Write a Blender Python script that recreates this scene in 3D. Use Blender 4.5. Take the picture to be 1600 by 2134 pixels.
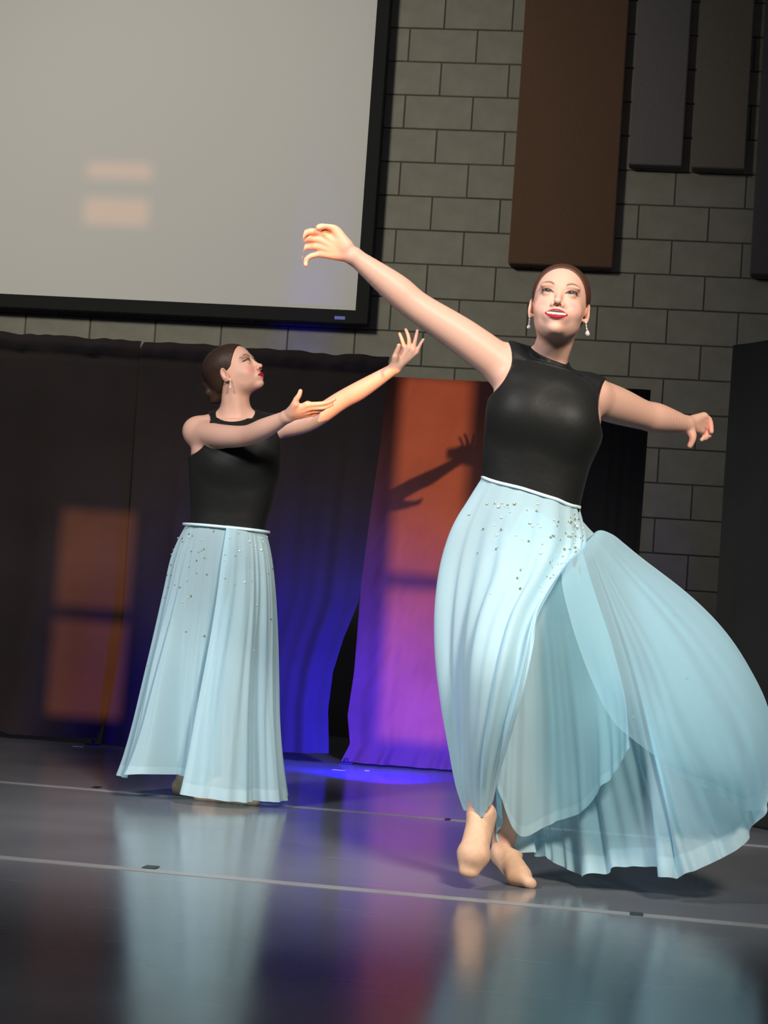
import bpy, bmesh, math, random
import numpy as np
from mathutils import Vector, Matrix
random.seed(7); RNG = np.random.RandomState(11)
for o in list(bpy.data.objects): bpy.data.objects.remove(o)
SC = bpy.context.scene; COL = SC.collection

# ------------------------------------------------------------------ camera (solved from the block courses of the wall)
FPX = 4000.0
CPOS = np.array([1.3908, -11.1923, 0.69])
PAN, TILT, ROLL = 0.137686, 0.057107, -0.069440
def _rot(p, t, r):
    cz, sz = math.cos(p), math.sin(p); cx, sx = math.cos(t), math.sin(t); cy, sy = math.cos(r), math.sin(r)
    return (np.array([[cz, -sz, 0], [sz, cz, 0], [0, 0, 1]]) @ np.array([[1, 0, 0], [0, cx, -sx], [0, sx, cx]])
            @ np.array([[cy, 0, sy], [0, 1, 0], [-sy, 0, cy]]))
CR = _rot(PAN, TILT, ROLL)                      # columns: right, forward, up
cam = bpy.data.cameras.new('camera'); cam.sensor_fit = 'HORIZONTAL'; cam.sensor_width = 36.0
cam.lens = FPX / 1600.0 * 36.0; cam.clip_end = 200
co = bpy.data.objects.new('camera', cam); COL.objects.link(co); SC.camera = co
co.matrix_world = Matrix(((CR[0, 0], CR[0, 2], -CR[0, 1], CPOS[0]), (CR[1, 0], CR[1, 2], -CR[1, 1], CPOS[1]),
                          (CR[2, 0], CR[2, 2], -CR[2, 1], CPOS[2]), (0, 0, 0, 1)))
def PX(u, v, y):
    """point on the plane at depth y (metres from the block wall) seen at photo pixel u, v"""
    d = CR @ np.array([(u - 800) / FPX, 1.0, -(v - 1067) / FPX])
    return CPOS + d * (y - CPOS[1]) / d[1]

# ------------------------------------------------------------------ light and exposure
SC.view_settings.view_transform = 'Standard'; SC.view_settings.look = 'None'
SC.view_settings.gamma = 1.0; SC.view_settings.use_curve_mapping = False
SC.view_settings.exposure = 0.0
w = bpy.data.worlds.new('hall_ambient'); SC.world = w; w.use_nodes = True
w.node_tree.nodes['Background'].inputs[0].default_value = (0.86, 0.84, 1.0, 1)
w.node_tree.nodes['Background'].inputs[1].default_value = 0.10
def lamp(name, kind, loc, aim, energy, color, **kw):
    l = bpy.data.lights.new(name, kind); l.energy = energy; l.color = color
    for k, v in kw.items(): setattr(l, k, v)
    o = bpy.data.objects.new(name, l); COL.objects.link(o); o.location = loc
    o.rotation_euler = (Vector(aim) - Vector(loc)).to_track_quat('-Z', 'Y').to_euler(); return o
# unseen spots added to brighten the dancers: warm key right, softer fill left
lamp('added_spot_right', 'SPOT', (3.0, -10.8, 4.3), (0.58, -5.2, 0.86), 2350, (1.0, 0.87, 0.74), spot_size=math.radians(31), spot_blend=0.5, shadow_soft_size=0.55)
lamp('added_spot_left', 'SPOT', (-2.6, -10.6, 4.5), (0.58, -5.3, 0.88), 1650, (0.96, 0.95, 1.0), spot_size=math.radians(29), spot_blend=0.5, shadow_soft_size=0.55)
# house light on the left side of the hall
lamp('house_light', 'SPOT', (-3.4, -8.4, 5.4), (-1.5, 0.0, 3.1), 1500, (1.0, 0.95, 0.84), spot_size=math.radians(47), spot_blend=1.0, shadow_soft_size=0.7)
# low evening sun that enters through the windows behind the audience
lamp('evening_sun', 'SUN', (0, -20, 3), (0.0, -8.0, 2.37), 8.5, (1.0, 0.43, 0.16), angle=math.radians(0.42))
# blue stage flood standing low beside the drapes
lamp('blue_flood', 'SPOT', (0.36, -3.0, 0.11), (0.02, -2.0, 0.16), 640, (0.008, 0.0, 1.0), spot_size=math.radians(104), spot_blend=1.0, shadow_soft_size=0.08)

# ------------------------------------------------------------------ helpers
WLOC = {}
def link(o, parent=None):
    COL.objects.link(o)
    if parent is not None: o.parent = parent
    return o
def tag(o, label=None, cat=None, group=None, kind=None):
    if label: o['label'] = label
    if cat: o['category'] = cat
    if group: o['group'] = group
    if kind: o['kind'] = kind
    return o
def empty(name, loc=(0, 0, 0)):
    o = bpy.data.objects.new(name, None); o.empty_display_size = 0.1; COL.objects.link(o); o.location = loc; WLOC[o.name] = np.array(loc, float); return o
def mesh_obj(name, verts, faces, mat, parent=None, smooth=True, colors=None):
    me = bpy.data.meshes.new(name)
    verts = np.asarray(verts, dtype=np.float32)
    base = WLOC[parent.name] if parent is not None else np.zeros(3)
    verts = verts - base.astype(np.float32)
    if isinstance(faces, np.ndarray):
        nf, k = faces.shape
        me.vertices.add(len(verts)); me.vertices.foreach_set('co', verts.ravel())
        me.loops.add(nf * k); me.loops.foreach_set('vertex_index', faces.astype(np.int32).ravel())
        me.polygons.add(nf); me.polygons.foreach_set('loop_start', np.arange(0, nf * k, k, dtype=np.int32))
        me.update(calc_edges=True)
    else:
        me.from_pydata([tuple(map(float, v)) for v in verts], [], faces)
    me.validate()
    if smooth: me.polygons.foreach_set('use_smooth', np.ones(len(me.polygons), dtype=bool))
    if colors is not None:
        a = me.color_attributes.new('paint', 'FLOAT_COLOR', 'POINT')
        a.data.foreach_set('color', np.c_[colors, np.ones(len(colors))].astype(np.float32).ravel())
    me.materials.append(mat); me.update()
    o = bpy.data.objects.new(name, me); link(o, parent); WLOC[o.name] = base; return o
def box_geo(lo, hi, bev=0.0):
    bm = bmesh.new(); bmesh.ops.create_cube(bm, size=1)
    lo, hi = np.array(lo, float), np.array(hi, float)
    for v in bm.verts: v.co = Vector(((lo + hi) / 2 + np.array(v.co) * (hi - lo)).tolist())
    if bev > 0: bmesh.ops.bevel(bm, geom=bm.edges[:], offset=bev, segments=1, affect='EDGES')
    return bm
def bm_obj(name, bm, mat, parent=None, smooth=False, origin=None):
    base = WLOC[parent.name] if parent is not None else np.zeros(3)
    bmesh.ops.translate(bm, verts=bm.verts[:], vec=Vector((-base).tolist()))
    me = bpy.data.meshes.new(name); bm.to_mesh(me); bm.free(); me.materials.append(mat)
    if smooth: me.polygons.foreach_set('use_smooth', np.ones(len(me.polygons), dtype=bool))
    o = bpy.data.objects.new(name, me); link(o, parent); WLOC[o.name] = base
    return o
def box(name, lo, hi, mat, parent=None, bev=0.0): return bm_obj(name, box_geo(lo, hi, bev), mat, parent)

# ------------------------------------------------------------------ materials
def mat(name, color, rough=0.6, spec=0.4, noise=None, bump=None, sheen=0.0, coat=0.0):
    m = bpy.data.materials.new(name); m.use_nodes = True; nt = m.node_tree; b = nt.nodes['Principled BSDF']
    b.inputs['Base Color'].default_value = (*color, 1); b.inputs['Roughness'].default_value = rough
    b.inputs['Specular IOR Level'].default_value = spec
    if sheen: b.inputs['Sheen Weight'].default_value = sheen
    if coat: b.inputs['Coat Weight'].default_value = coat
    tc = nt.nodes.new('ShaderNodeTexCoord')
    if noise:                                   # (scale, amount)
        n = nt.nodes.new('ShaderNodeTexNoise'); n.inputs['Scale'].default_value = noise[0]; n.inputs['Detail'].default_value = 6
        nt.links.new(tc.outputs['Object'], n.inputs['Vector'])
        r = nt.nodes.new('ShaderNodeValToRGB'); a = noise[1]
        r.color_ramp.elements[0].position = 0.3; r.color_ramp.elements[1].position = 0.7
        r.color_ramp.elements[0].color = (*[c * (1 - a) for c in color], 1); r.color_ramp.elements[1].color = (*[min(1, c * (1 + a)) for c in color], 1)
        nt.links.new(n.outputs['Fac'], r.inputs['Fac']); nt.links.new(r.outputs['Color'], b.inputs['Base Color'])
    if bump:                                    # (scale, strength, distance)
        n2 = nt.nodes.new('ShaderNodeTexNoise'); n2.inputs['Scale'].default_value = bump[0]; n2.inputs['Detail'].default_value = 4
        nt.links.new(tc.outputs['Object'], n2.inputs['Vector'])
        bp = nt.nodes.new('ShaderNodeBump'); bp.inputs['Strength'].default_value = bump[1]; bp.inputs['Distance'].default_value = bump[2]
        nt.links.new(n2.outputs['Fac'], bp.inputs['Height']); nt.links.new(bp.outputs['Normal'], b.inputs['Normal'])
    return m
def painted(name, rough=0.5, sss=0.0, spec=0.4, bump=None):
    m = mat(name, (0.8, 0.6, 0.5), rough, spec, None, bump); nt = m.node_tree; b = nt.nodes['Principled BSDF']
    a = nt.nodes.new('ShaderNodeVertexColor'); a.layer_name = 'paint'; nt.links.new(a.outputs['Color'], b.inputs['Base Color'])
    if sss:
        b.inputs['Subsurface Weight'].default_value = sss; b.inputs['Subsurface Radius'].default_value = (1.0, 0.35, 0.2)
        b.inputs['Subsurface Scale'].default_value = 0.006
    return m

# ================================================================== the setting
M_mortar = mat('mortar', (0.10, 0.095, 0.075), 0.95, 0.1)
M_block = mat('painted_concrete_block', (0.265, 0.255, 0.205), 0.8, 0.25, (9, 0.10), (160, 0.35, 0.002))
BW, BH, ZTOP = 0.4064, 0.2032, 4.2414
wall = box('wall_back', (-4.2, 0.007, -0.05), (4.2, 0.25, 5.6), M_mortar); tag(wall, kind='structure')
J = 0.0034
bm = box_geo((-BW / 2 + J, 0, -BH / 2 + J), (BW / 2 - J, 0.09, BH / 2 - J), 0.004)
block_me = bpy.data.meshes.new('concrete_block'); bm.to_mesh(block_me); bm.free(); block_me.materials.append(M_block)
for j in range(-2, 21):
    z = ZTOP - j * BH + BH / 2
    for k in range(-8, 7):
        x = (k + (0.5 if j % 2 == 0 else 0.0)) * BW
        if not (-3.0 < x < 2.35): continue
        if x < -0.52 and z > 2.62: continue                 # behind the projection screen
        if x < 0.85 and z < 1.75: continue                  # behind the drapes
        o = bpy.data.objects.new('concrete_block', block_me); link(o, wall)
        o.location = (x, RNG.uniform(-0.0015, 0.0015), z); o.rotation_euler = (RNG.uniform(-.002, .002), 0, RNG.uniform(-.002, .002))

# floor: grey dance vinyl laid in strips, seams taped
M_floor = mat('grey_dance_vinyl', (0.155, 0.17, 0.185), 0.17, 0.5)
nt = M_floor.node_tree; b = nt.nodes['Principled BSDF']; tc = nt.nodes['Texture Coordinate']
def scratch(scale, rot, stretch, lo, hi):
    mp = nt.nodes.new('ShaderNodeMapping'); mp.inputs['Rotation'].default_value = (0, 0, rot); mp.inputs['Scale'].default_value = stretch
    nt.links.new(tc.outputs['Object'], mp.inputs['Vector'])
    n = nt.nodes.new('ShaderNodeTexNoise'); n.inputs['Scale'].default_value = scale; n.inputs['Detail'].default_value = 5
    nt.links.new(mp.outputs['Vector'], n.inputs['Vector'])
    r = nt.nodes.new('ShaderNodeMapRange'); r.inputs[1].default_value = lo; r.inputs[2].default_value = hi
    nt.links.new(n.outputs['Fac'], r.inputs[0]); return r.outputs[0]
s1 = scratch(2.2, 0.3, (1.2, 14, 1), 0.66, 0.80); s2 = scratch(2.0, -0.9, (1.0, 18, 1), 0.68, 0.82); s3 = scratch(2.4, 1.1, (1.1, 16, 1), 0.68, 0.82)
add = nt.nodes.new('ShaderNodeMath'); add.operation = 'MAXIMUM'; nt.links.new(s1, add.inputs[0]); nt.links.new(s2, add.inputs[1])
add2 = nt.nodes.new('ShaderNodeMath'); add2.operation = 'MAXIMUM'; nt.links.new(add.outputs[0], add2.inputs[0]); nt.links.new(s3, add2.inputs[1])
cl = scratch(1.3, 0.0, (1, 1, 1), 0.3, 0.75)
mx0 = nt.nodes.new('ShaderNodeMixRGB'); mx0.inputs[1].default_value = (0.15, 0.168, 0.19, 1); mx0.inputs[2].default_value = (0.20, 0.22, 0.245, 1); nt.links.new(cl, mx0.inputs[0])
mx = nt.nodes.new('ShaderNodeMixRGB'); nt.links.new(mx0.outputs[0], mx.inputs[1]); mx.inputs[2].default_value = (0.30, 0.32, 0.34, 1)
nt.links.new(add2.outputs[0], mx.inputs[0]); nt.links.new(mx.outputs[0], b.inputs['Base Color'])
rr = nt.nodes.new('ShaderNodeMapRange'); rr.inputs[3].default_value = 0.13; rr.inputs[4].default_value = 0.24
nt.links.new(cl, rr.inputs[0]); nt.links.new(rr.outputs[0], b.inputs['Roughness'])
floor = box('floor', (-12, -14.2, -0.10), (12, 0.3, 0.0), M_floor); tag(floor, kind='structure')
M_tape = mat('seam_tape', (0.31, 0.325, 0.33), 0.32, 0.4, (6, 0.12)); M_mark = mat('black_tape', (0.012, 0.016, 0.02), 0.4, 0.4)
for i, (ya, yb) in enumerate(((-4.22, -4.33), (-6.20, -6.30), (-8.25, -8.30))):
    bm = bmesh.new(); vs = []
    for x, y in ((-5, ya), (5, yb)):
        for dy in (-0.026, 0.026):
            for z in (0.0003, 0.0012): vs.append(bm.verts.new((x, y + dy + (yb - ya) * 0, z)))
    for f in ((0, 1, 3, 2), (4, 6, 7, 5), (0, 4, 5, 1), (2, 3, 7, 6), (1, 5, 7, 3), (0, 2, 6, 4)): bm.faces.new([vs[q] for q in f])
    bm_obj('seam_tape', bm, M_tape, floor)
def FLOORPT(u, v):
    d = CR @ np.array([(u - 800) / FPX, 1.0, -(v - 1067) / FPX]); return CPOS - d * CPOS[2] / d[2]
for (u, v, sx) in ((202, 1641, .028), (314, 1808, .036), (933, 1708, .020), (1326, 1906, .034)):
    p = FLOORPT(u, v); box('tape_mark', (p[0] - sx / 2 * 1.0, p[1] - 0.03, 0.0012), (p[0] + sx / 2, p[1] + 0.03, 0.0022), M_mark, floor)
M_scrap = mat('white_tape', (0.6, 0.62, 0.65), 0.5)
for (u, v, sx, sy) in ((163, 1556, .05, .02), (706, 1605, .06, .02), (765, 1606, .02, .04)):
    p = FLOORPT(u, v); box('tape_scrap', (p[0] - sx / 2, p[1] - sy / 2, 0.0002), (p[0] + sx / 2, p[1] + sy / 2, 0.0012), M_scrap, floor)

# rear wall of the hall (behind the audience) with narrow windows that let the low sun in
M_hall = mat('hall_plaster', (0.32, 0.31, 0.29), 0.9, 0.2, (3, 0.06))
SL = 0.0525; YF = -13.6
def up(z, y): return z + SL * (y - YF)
wins = [((0.165, 0.505), (up(0.13, -2.05), up(1.90, -2.05)), (up(0.868, -2.05), up(0.935, -2.05))),
        ((-1.45, -1.08), (up(0.13, -2.1), up(1.14, -2.1)), (up(0.60, -2.1), up(0.665, -2.1))),
        ((-2.10, -1.70), (up(2.96, -.12), up(3.35, -.12)), (up(3.13, -.12), up(3.25, -.12)))]  # third window is added, unseen, to throw faint sun patches on the screen
xs = sorted({-12.0, 12.0, *[a for w_ in wins for a in w_[0]]}); zs = sorted({0.0, 8.0, *[a for w_ in wins for a in w_[1]]})
bm = bmesh.new()
for xa, xb in zip(xs[:-1], xs[1:]):
    for za, zb in zip(zs[:-1], zs[1:]):
        if any(w_[0][0] <= xa and xb <= w_[0][1] and w_[1][0] <= za and zb <= w_[1][1] for w_ in wins): continue
        t = box_geo((xa, YF - 0.2, za), (xb, YF, zb)); me = bpy.data.meshes.new('tmp'); t.to_mesh(me); t.free(); bm.from_mesh(me); bpy.data.meshes.remove(me)
wf = bm_obj('wall_front', bm, M_hall); tag(wf, kind='structure')
M_frame = mat('window_frame_grey', (0.25, 0.25, 0.25), 0.5)
def glass(name, c):
    m = bpy.data.materials.new(name); m.use_nodes = True; n = m.node_tree; n.nodes.clear()
    o = n.nodes.new('ShaderNodeOutputMaterial'); t = n.nodes.new('ShaderNodeBsdfTransparent'); t.inputs[0].default_value = (*c, 1)
    g = n.nodes.new('ShaderNodeBsdfGlossy'); g.inputs['Roughness'].default_value = 0.05; mxs = n.nodes.new('ShaderNodeMixShader'); mxs.inputs[0].default_value = 0.06
    n.links.new(t.outputs[0], mxs.inputs[1]); n.links.new(g.outputs[0], mxs.inputs[2]); n.links.new(mxs.outputs[0], o.inputs[0]); return m
GL = [glass('clear_glass', (.95, .95, .95)), glass('clear_glass_b', (.95, .85, .85)), glass('tinted_glass', (.30, .28, .27))]  # tinted pane added to weaken the sun reaching the screen
for i, (wx, wz, mz) in enumerate(wins):
    wo = box('window_%d' % (i + 1), (wx[0], YF - 0.12, mz[0]), (wx[1], YF - 0.07, mz[1]), M_frame); tag(wo, kind='structure')
    box('pane', (wx[0], YF - 0.10, wz[0]), (wx[1], YF - 0.094, mz[0]), GL[i], wo); box('pane', (wx[0], YF - 0.10, mz[1]), (wx[1], YF - 0.094, wz[1]), GL[i], wo)

# ------------------------------------------------------------------ projection screen
M_scr = mat('matte_white_screen', (0.74, 0.73, 0.69), 0.85, 0.2); M_blk = mat('black_velvet_frame', (0.010, 0.011, 0.010), 0.7, 0.2)
scr = empty('projection_screen', (-1.9, -0.06, 2.428)); tag(scr, 'large white projection screen in a black frame, hung on the block wall', 'screen')
XL, XR, ZB, ZT = -3.55, -0.317, 2.424, 4.75
box('screen_surface', (XL + .05, -0.085, ZB + .05), (XR - .05, -0.07, ZT - .05), M_scr, scr)
box('frame_rail', (XL, -0.12, ZB), (XR, -0.03, ZB + 0.082), M_blk, scr, .004); box('frame_rail', (XL, -0.12, ZT - .08), (XR, -0.03, ZT), M_blk, scr, .004)
box('frame_rail', (XR - .079, -0.1205, ZB + .0005), (XR - .0005, -0.0305, ZT - .0005), M_blk, scr, .004); box('frame_rail', (XL + .0005, -0.1205, ZB + .0005), (XL + .08, -0.0305, ZT - .0005), M_blk, scr, .004)
M_badge = mat('blue_badge', (0.05, 0.07, 0.42), 0.35); M_badge2 = mat('badge_letter', (0.20, 0.24, 0.62), 0.35)
bd = box('badge', (-0.517, -0.124, 2.444), (-0.452, -0.119, 2.467), M_badge, scr, .001); bd['label'] = 'small blue maker badge'
for i in range(5): box('badge_letter', (-0.513 + i * .012, -0.1255, 2.449), (-0.505 + i * .012, -0.1235, 2.462), M_badge2, bd)

# ------------------------------------------------------------------ acoustic panels
def panel(x0, x1, z0, z1, c, label, nm):
    m = mat(nm, c, 0.95, 0.1, (240, 0.18), (420, 0.25, 0.001), sheen=0.15)
    o = bm_obj('acoustic_panel', box_geo((x0, -0.095, z0), (x1, -0.004, z1), 0.006), m); tag(o, label, 'acoustic panel', 'fabric acoustic panels on the block wall'); return o
panel(0.481, 1.087, 2.829, 4.80, (0.135, 0.078, 0.048), 'wide brown fabric acoustic panel on the block wall', 'brown_fabric')
panel(1.142, 1.449, 3.441, 4.80, (0.155, 0.142, 0.142), 'narrow grey fabric acoustic panel next to the wide brown one', 'grey_fabric')
panel(1.504, 1.808, 3.436, 4.80, (0.165, 0.145, 0.115), 'narrow taupe fabric acoustic panel beside the narrow grey one', 'taupe_fabric')
panel(1.876, 2.482, 2.829, 4.80, (0.10, 0.092, 0.098), 'wide charcoal fabric acoustic panel above the side drape', 'charcoal_fabric')

# ------------------------------------------------------------------ drapes
def catmull(P, n):
    P = np.asarray(P, float); m = len(P); t = np.linspace(0, m - 1, n); i = np.clip(t.astype(int), 0, m - 2); f = (t - i).reshape((-1,) + (1,) * (P.ndim - 1))
    g = lambda q: P[np.clip(q, 0, m - 1)]
    p0 = np.where((i == 0).reshape(f.shape), 2 * P[0] - P[1], g(i - 1)); p3 = np.where((i == m - 2).reshape(f.shape), 2 * P[-1] - P[-2], g(i + 2)); p1, p2 = g(i), g(i + 1)
    return 0.5 * (2 * p1 + (p2 - p0) * f + (2 * p0 - 5 * p1 + 4 * p2 - p3) * f ** 2 + (3 * p1 - p0 - 3 * p2 + p3) * f ** 3)
def tab(rows, n):
    """polyline table -> n points by arc length"""
    R_ = np.asarray(rows, float); d = np.r_[0, np.cumsum(np.linalg.norm(np.diff(R_, axis=0), axis=1))]
    q = np.linspace(0, d[-1], n); return np.stack([np.interp(q, d, R_[:, k]) for k in range(R_.shape[1])], 1)
def grid_faces(n, m, closed=False):
    i, j = np.meshgrid(np.arange(n - 1), np.arange(m - 1), indexing='ij'); a = (i * m + j).ravel()
    return np.stack([a, a + 1, a + m + 1, a + m], 1)
def drape(left, right, n, m, fold, solid=0.004, bottom=None):
    """left, right: lists of world points (top to bottom); fold(s, t) -> offset towards the audience"""
    L, Rr = tab(left, n), tab(right, n); s = np.linspace(0, 1, m); t = np.linspace(0, 1, n)
    T, S = np.meshgrid(t, s, indexing='ij')
    V = L[:, None] * (1 - S[..., None]) + Rr[:, None] * S[..., None]
    V[..., 1] -= fold(S, T)
    if bottom is not None: V[..., 2] += bottom(S) * np.clip((T - 0.8) / 0.2, 0, 1) ** 2
    return V.reshape(-1, 3), grid_faces(n, m)
def drape_mat(nm, c, sh=0.06):
    m = mat(nm, c, 0.85, 0.12, (3.0, 0.15), (14, 0.25, 0.01), sheen=sh); return m
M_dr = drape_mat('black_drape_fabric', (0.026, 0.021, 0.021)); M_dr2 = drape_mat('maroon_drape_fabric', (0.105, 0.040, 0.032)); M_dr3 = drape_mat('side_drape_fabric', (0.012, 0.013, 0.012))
def noise1(x, seed, n=7, f0=1.0):
    r = np.random.RandomState(seed); o = 0
    for k in range(n): o = o + np.sin(x * f0 * (1 + k * 0.83) * 2 * np.pi + r.uniform(0, 6.28)) / (1 + 0.5 * k)
    return o / 3.0
def bump(x, c, w_): return np.exp(-((x - c) / w_) ** 2)
def pocket(T, S, seed):
    """gathered rod pocket along the head of the drape"""
    return (0.028 * bump(T, 0.017, 0.017) - 0.020 * bump(T, 0.047, 0.006)) * (1 + 0.5 * noise1(S, seed, 5, 4))
def fold_a(S, T): return pocket(T, S, 3) + (0.012 + 0.022 * T) * noise1(S + 0.02 * T, 5, 6, 2.2) + 0.05 * T ** 6 * (0.6 + 0.4 * noise1(S, 8, 5, 2))
def fold_b(S, T): return pocket(T, S, 13) + (0.009 + 0.019 * T) * noise1(S - 0.02 * T, 15, 6, 2.6) + 0.03 * T ** 6 * (0.6 + 0.4 * noise1(S, 18, 5, 3))
def fold_c(S, T): return (0.004 + 0.018 * T) * noise1(S, 25, 6, 1.6) + 0.006 * noise1(T * 1.3 + S, 27, 5, 3.0) + 0.06 * np.clip((T - .88) / .12, 0, 1) ** 2 * (0.7 + 0.5 * noise1(S, 28, 5, 3))
def fold_d(S, T): return (0.012 + 0.02 * T) * noise1(S, 35, 6, 2.5)
YA = -2.10
drA = empty('drape', (-2.2, YA, 0)); tag(drA, 'black pipe-and-drape curtain panel with a puddled hem below the projection screen', 'curtain', 'stage drapes')
LA = [(-3.6, YA, 2.02), (-3.6, YA, 0.012)]
RA = [PX(296, 712, YA), PX(291, 800, YA), PX(278, 1050, YA), PX(266, 1290, YA), PX(247, 1420, YA), PX(222, 1500, YA), PX(205, 1546, YA)]
V, F = drape(LA, RA, 150, 220, fold_a, bottom=lambda S: 0.04 * np.clip(noise1(S, 4, 4, 2.0), -0.1, 1) + 0.012)
V[:, 2] += np.where(V[:, 2] > 1.9, 0.008 * noise1(V[:, 0], 6, 5, 3.0), 0)
mesh_obj('drape_cloth', V, F, M_dr, drA)
drB = empty('drape', (-0.5, YA, 0)); tag(drB, 'black pipe-and-drape curtain panel behind the dancer with both arms raised', 'curtain', 'stage drapes')
YB = YA - .03
LB = [PX(302, 711, YB), PX(291, 735, YB), PX(288, 800, YB), PX(272, 1050, YB), PX(256, 1290, YB), PX(236, 1420, YB), PX(220, 1500, YB), PX(212, 1556, YB)]
RB = [PX(812, 745, YB), PX(806, 800, YB), PX(792, 930, YB), PX(773, 1060, YB), PX(747, 1255, YB), PX(716, 1330, YB), PX(694, 1400, YB), PX(684, 1480, YB), PX(686, 1570, YB)]
V, F = drape(LB, RB, 150, 260, fold_b)
V[:, 2] += np.where(V[:, 2] > 1.9, 0.010 * noise1(V[:, 0], 16, 5, 2.4), 0); V[:, 2] = np.maximum(V[:, 2], 0.008)
mesh_obj('drape_cloth', V, F, M_dr, drB)
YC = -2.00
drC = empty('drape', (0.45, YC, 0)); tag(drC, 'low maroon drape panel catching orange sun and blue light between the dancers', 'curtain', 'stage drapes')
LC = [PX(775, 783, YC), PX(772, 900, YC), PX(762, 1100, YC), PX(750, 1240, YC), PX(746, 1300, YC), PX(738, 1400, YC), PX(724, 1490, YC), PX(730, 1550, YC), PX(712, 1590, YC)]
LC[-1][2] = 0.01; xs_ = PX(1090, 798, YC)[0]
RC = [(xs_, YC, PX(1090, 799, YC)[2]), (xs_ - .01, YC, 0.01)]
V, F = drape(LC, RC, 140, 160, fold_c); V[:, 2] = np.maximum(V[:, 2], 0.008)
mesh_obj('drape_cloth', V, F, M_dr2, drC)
drE = empty('drape', (1.05, YC, 0)); tag(drE, 'low black drape panel in front of the block wall behind the smiling dancer', 'curtain', 'stage drapes')
LE = [(xs_ + .006, YC + .012, PX(1090, 799, YC)[2]), (xs_ + .004, YC + .012, 0.01)]; RE = [PX(1356, 812, YC), PX(1332, 1150, YC), (1.33, YC, 0.01)]
V, F = drape(LE, RE, 120, 120, fold_d); V[:, 2] = np.maximum(V[:, 2], 0.008)
mesh_obj('drape_cloth', V, F, M_dr3, drE)
drD = empty('drape', (2.1, -3.9, 0)); tag(drD, 'dark side drape angled towards the audience at the edge of the stage', 'curtain', 'stage drapes')
LD = [PX(1527, 720, -3.4), PX(1508, 1000, -3.4), PX(1490, 1300, -3.4), PX(1466, 1650, -3.4)]; LD[-1][2] = 0.012
RD = [(2.75, -4.75, 1.93), (2.75, -4.75, 0.012)]
V, F = drape(LD, RD, 90, 160, fold_d); V[:, 2] = np.maximum(V[:, 2], 0.006)
mesh_obj('drape_cloth', V, F, M_dr3, drD)
# weighted feet of the drape stands
M_base = mat('black_steel', (0.012, 0.012, 0.014), 0.45)
for (u, v), lab in (((196, 1552), 'black steel drape stand foot under the puddled hem'), ((722, 1592), 'black steel drape stand foot below the gap in the drapes')):
    p = FLOORPT(u, v) - np.array((0, .02, 0)); st = empty('drape_stand', (p[0], p[1], 0)); tag(st, lab, 'stand', 'feet of the drape stands')
    box('base_plate', (p[0] - .035, p[1] - .02, 0.0), (p[0] + .035, p[1] + .03, 0.009), M_base, st, .002)
    box('pin', (p[0] - .008, p[1] - .004, 0.009), (p[0] + .008, p[1] + .012, 0.028), M_base, st, .002)

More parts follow.
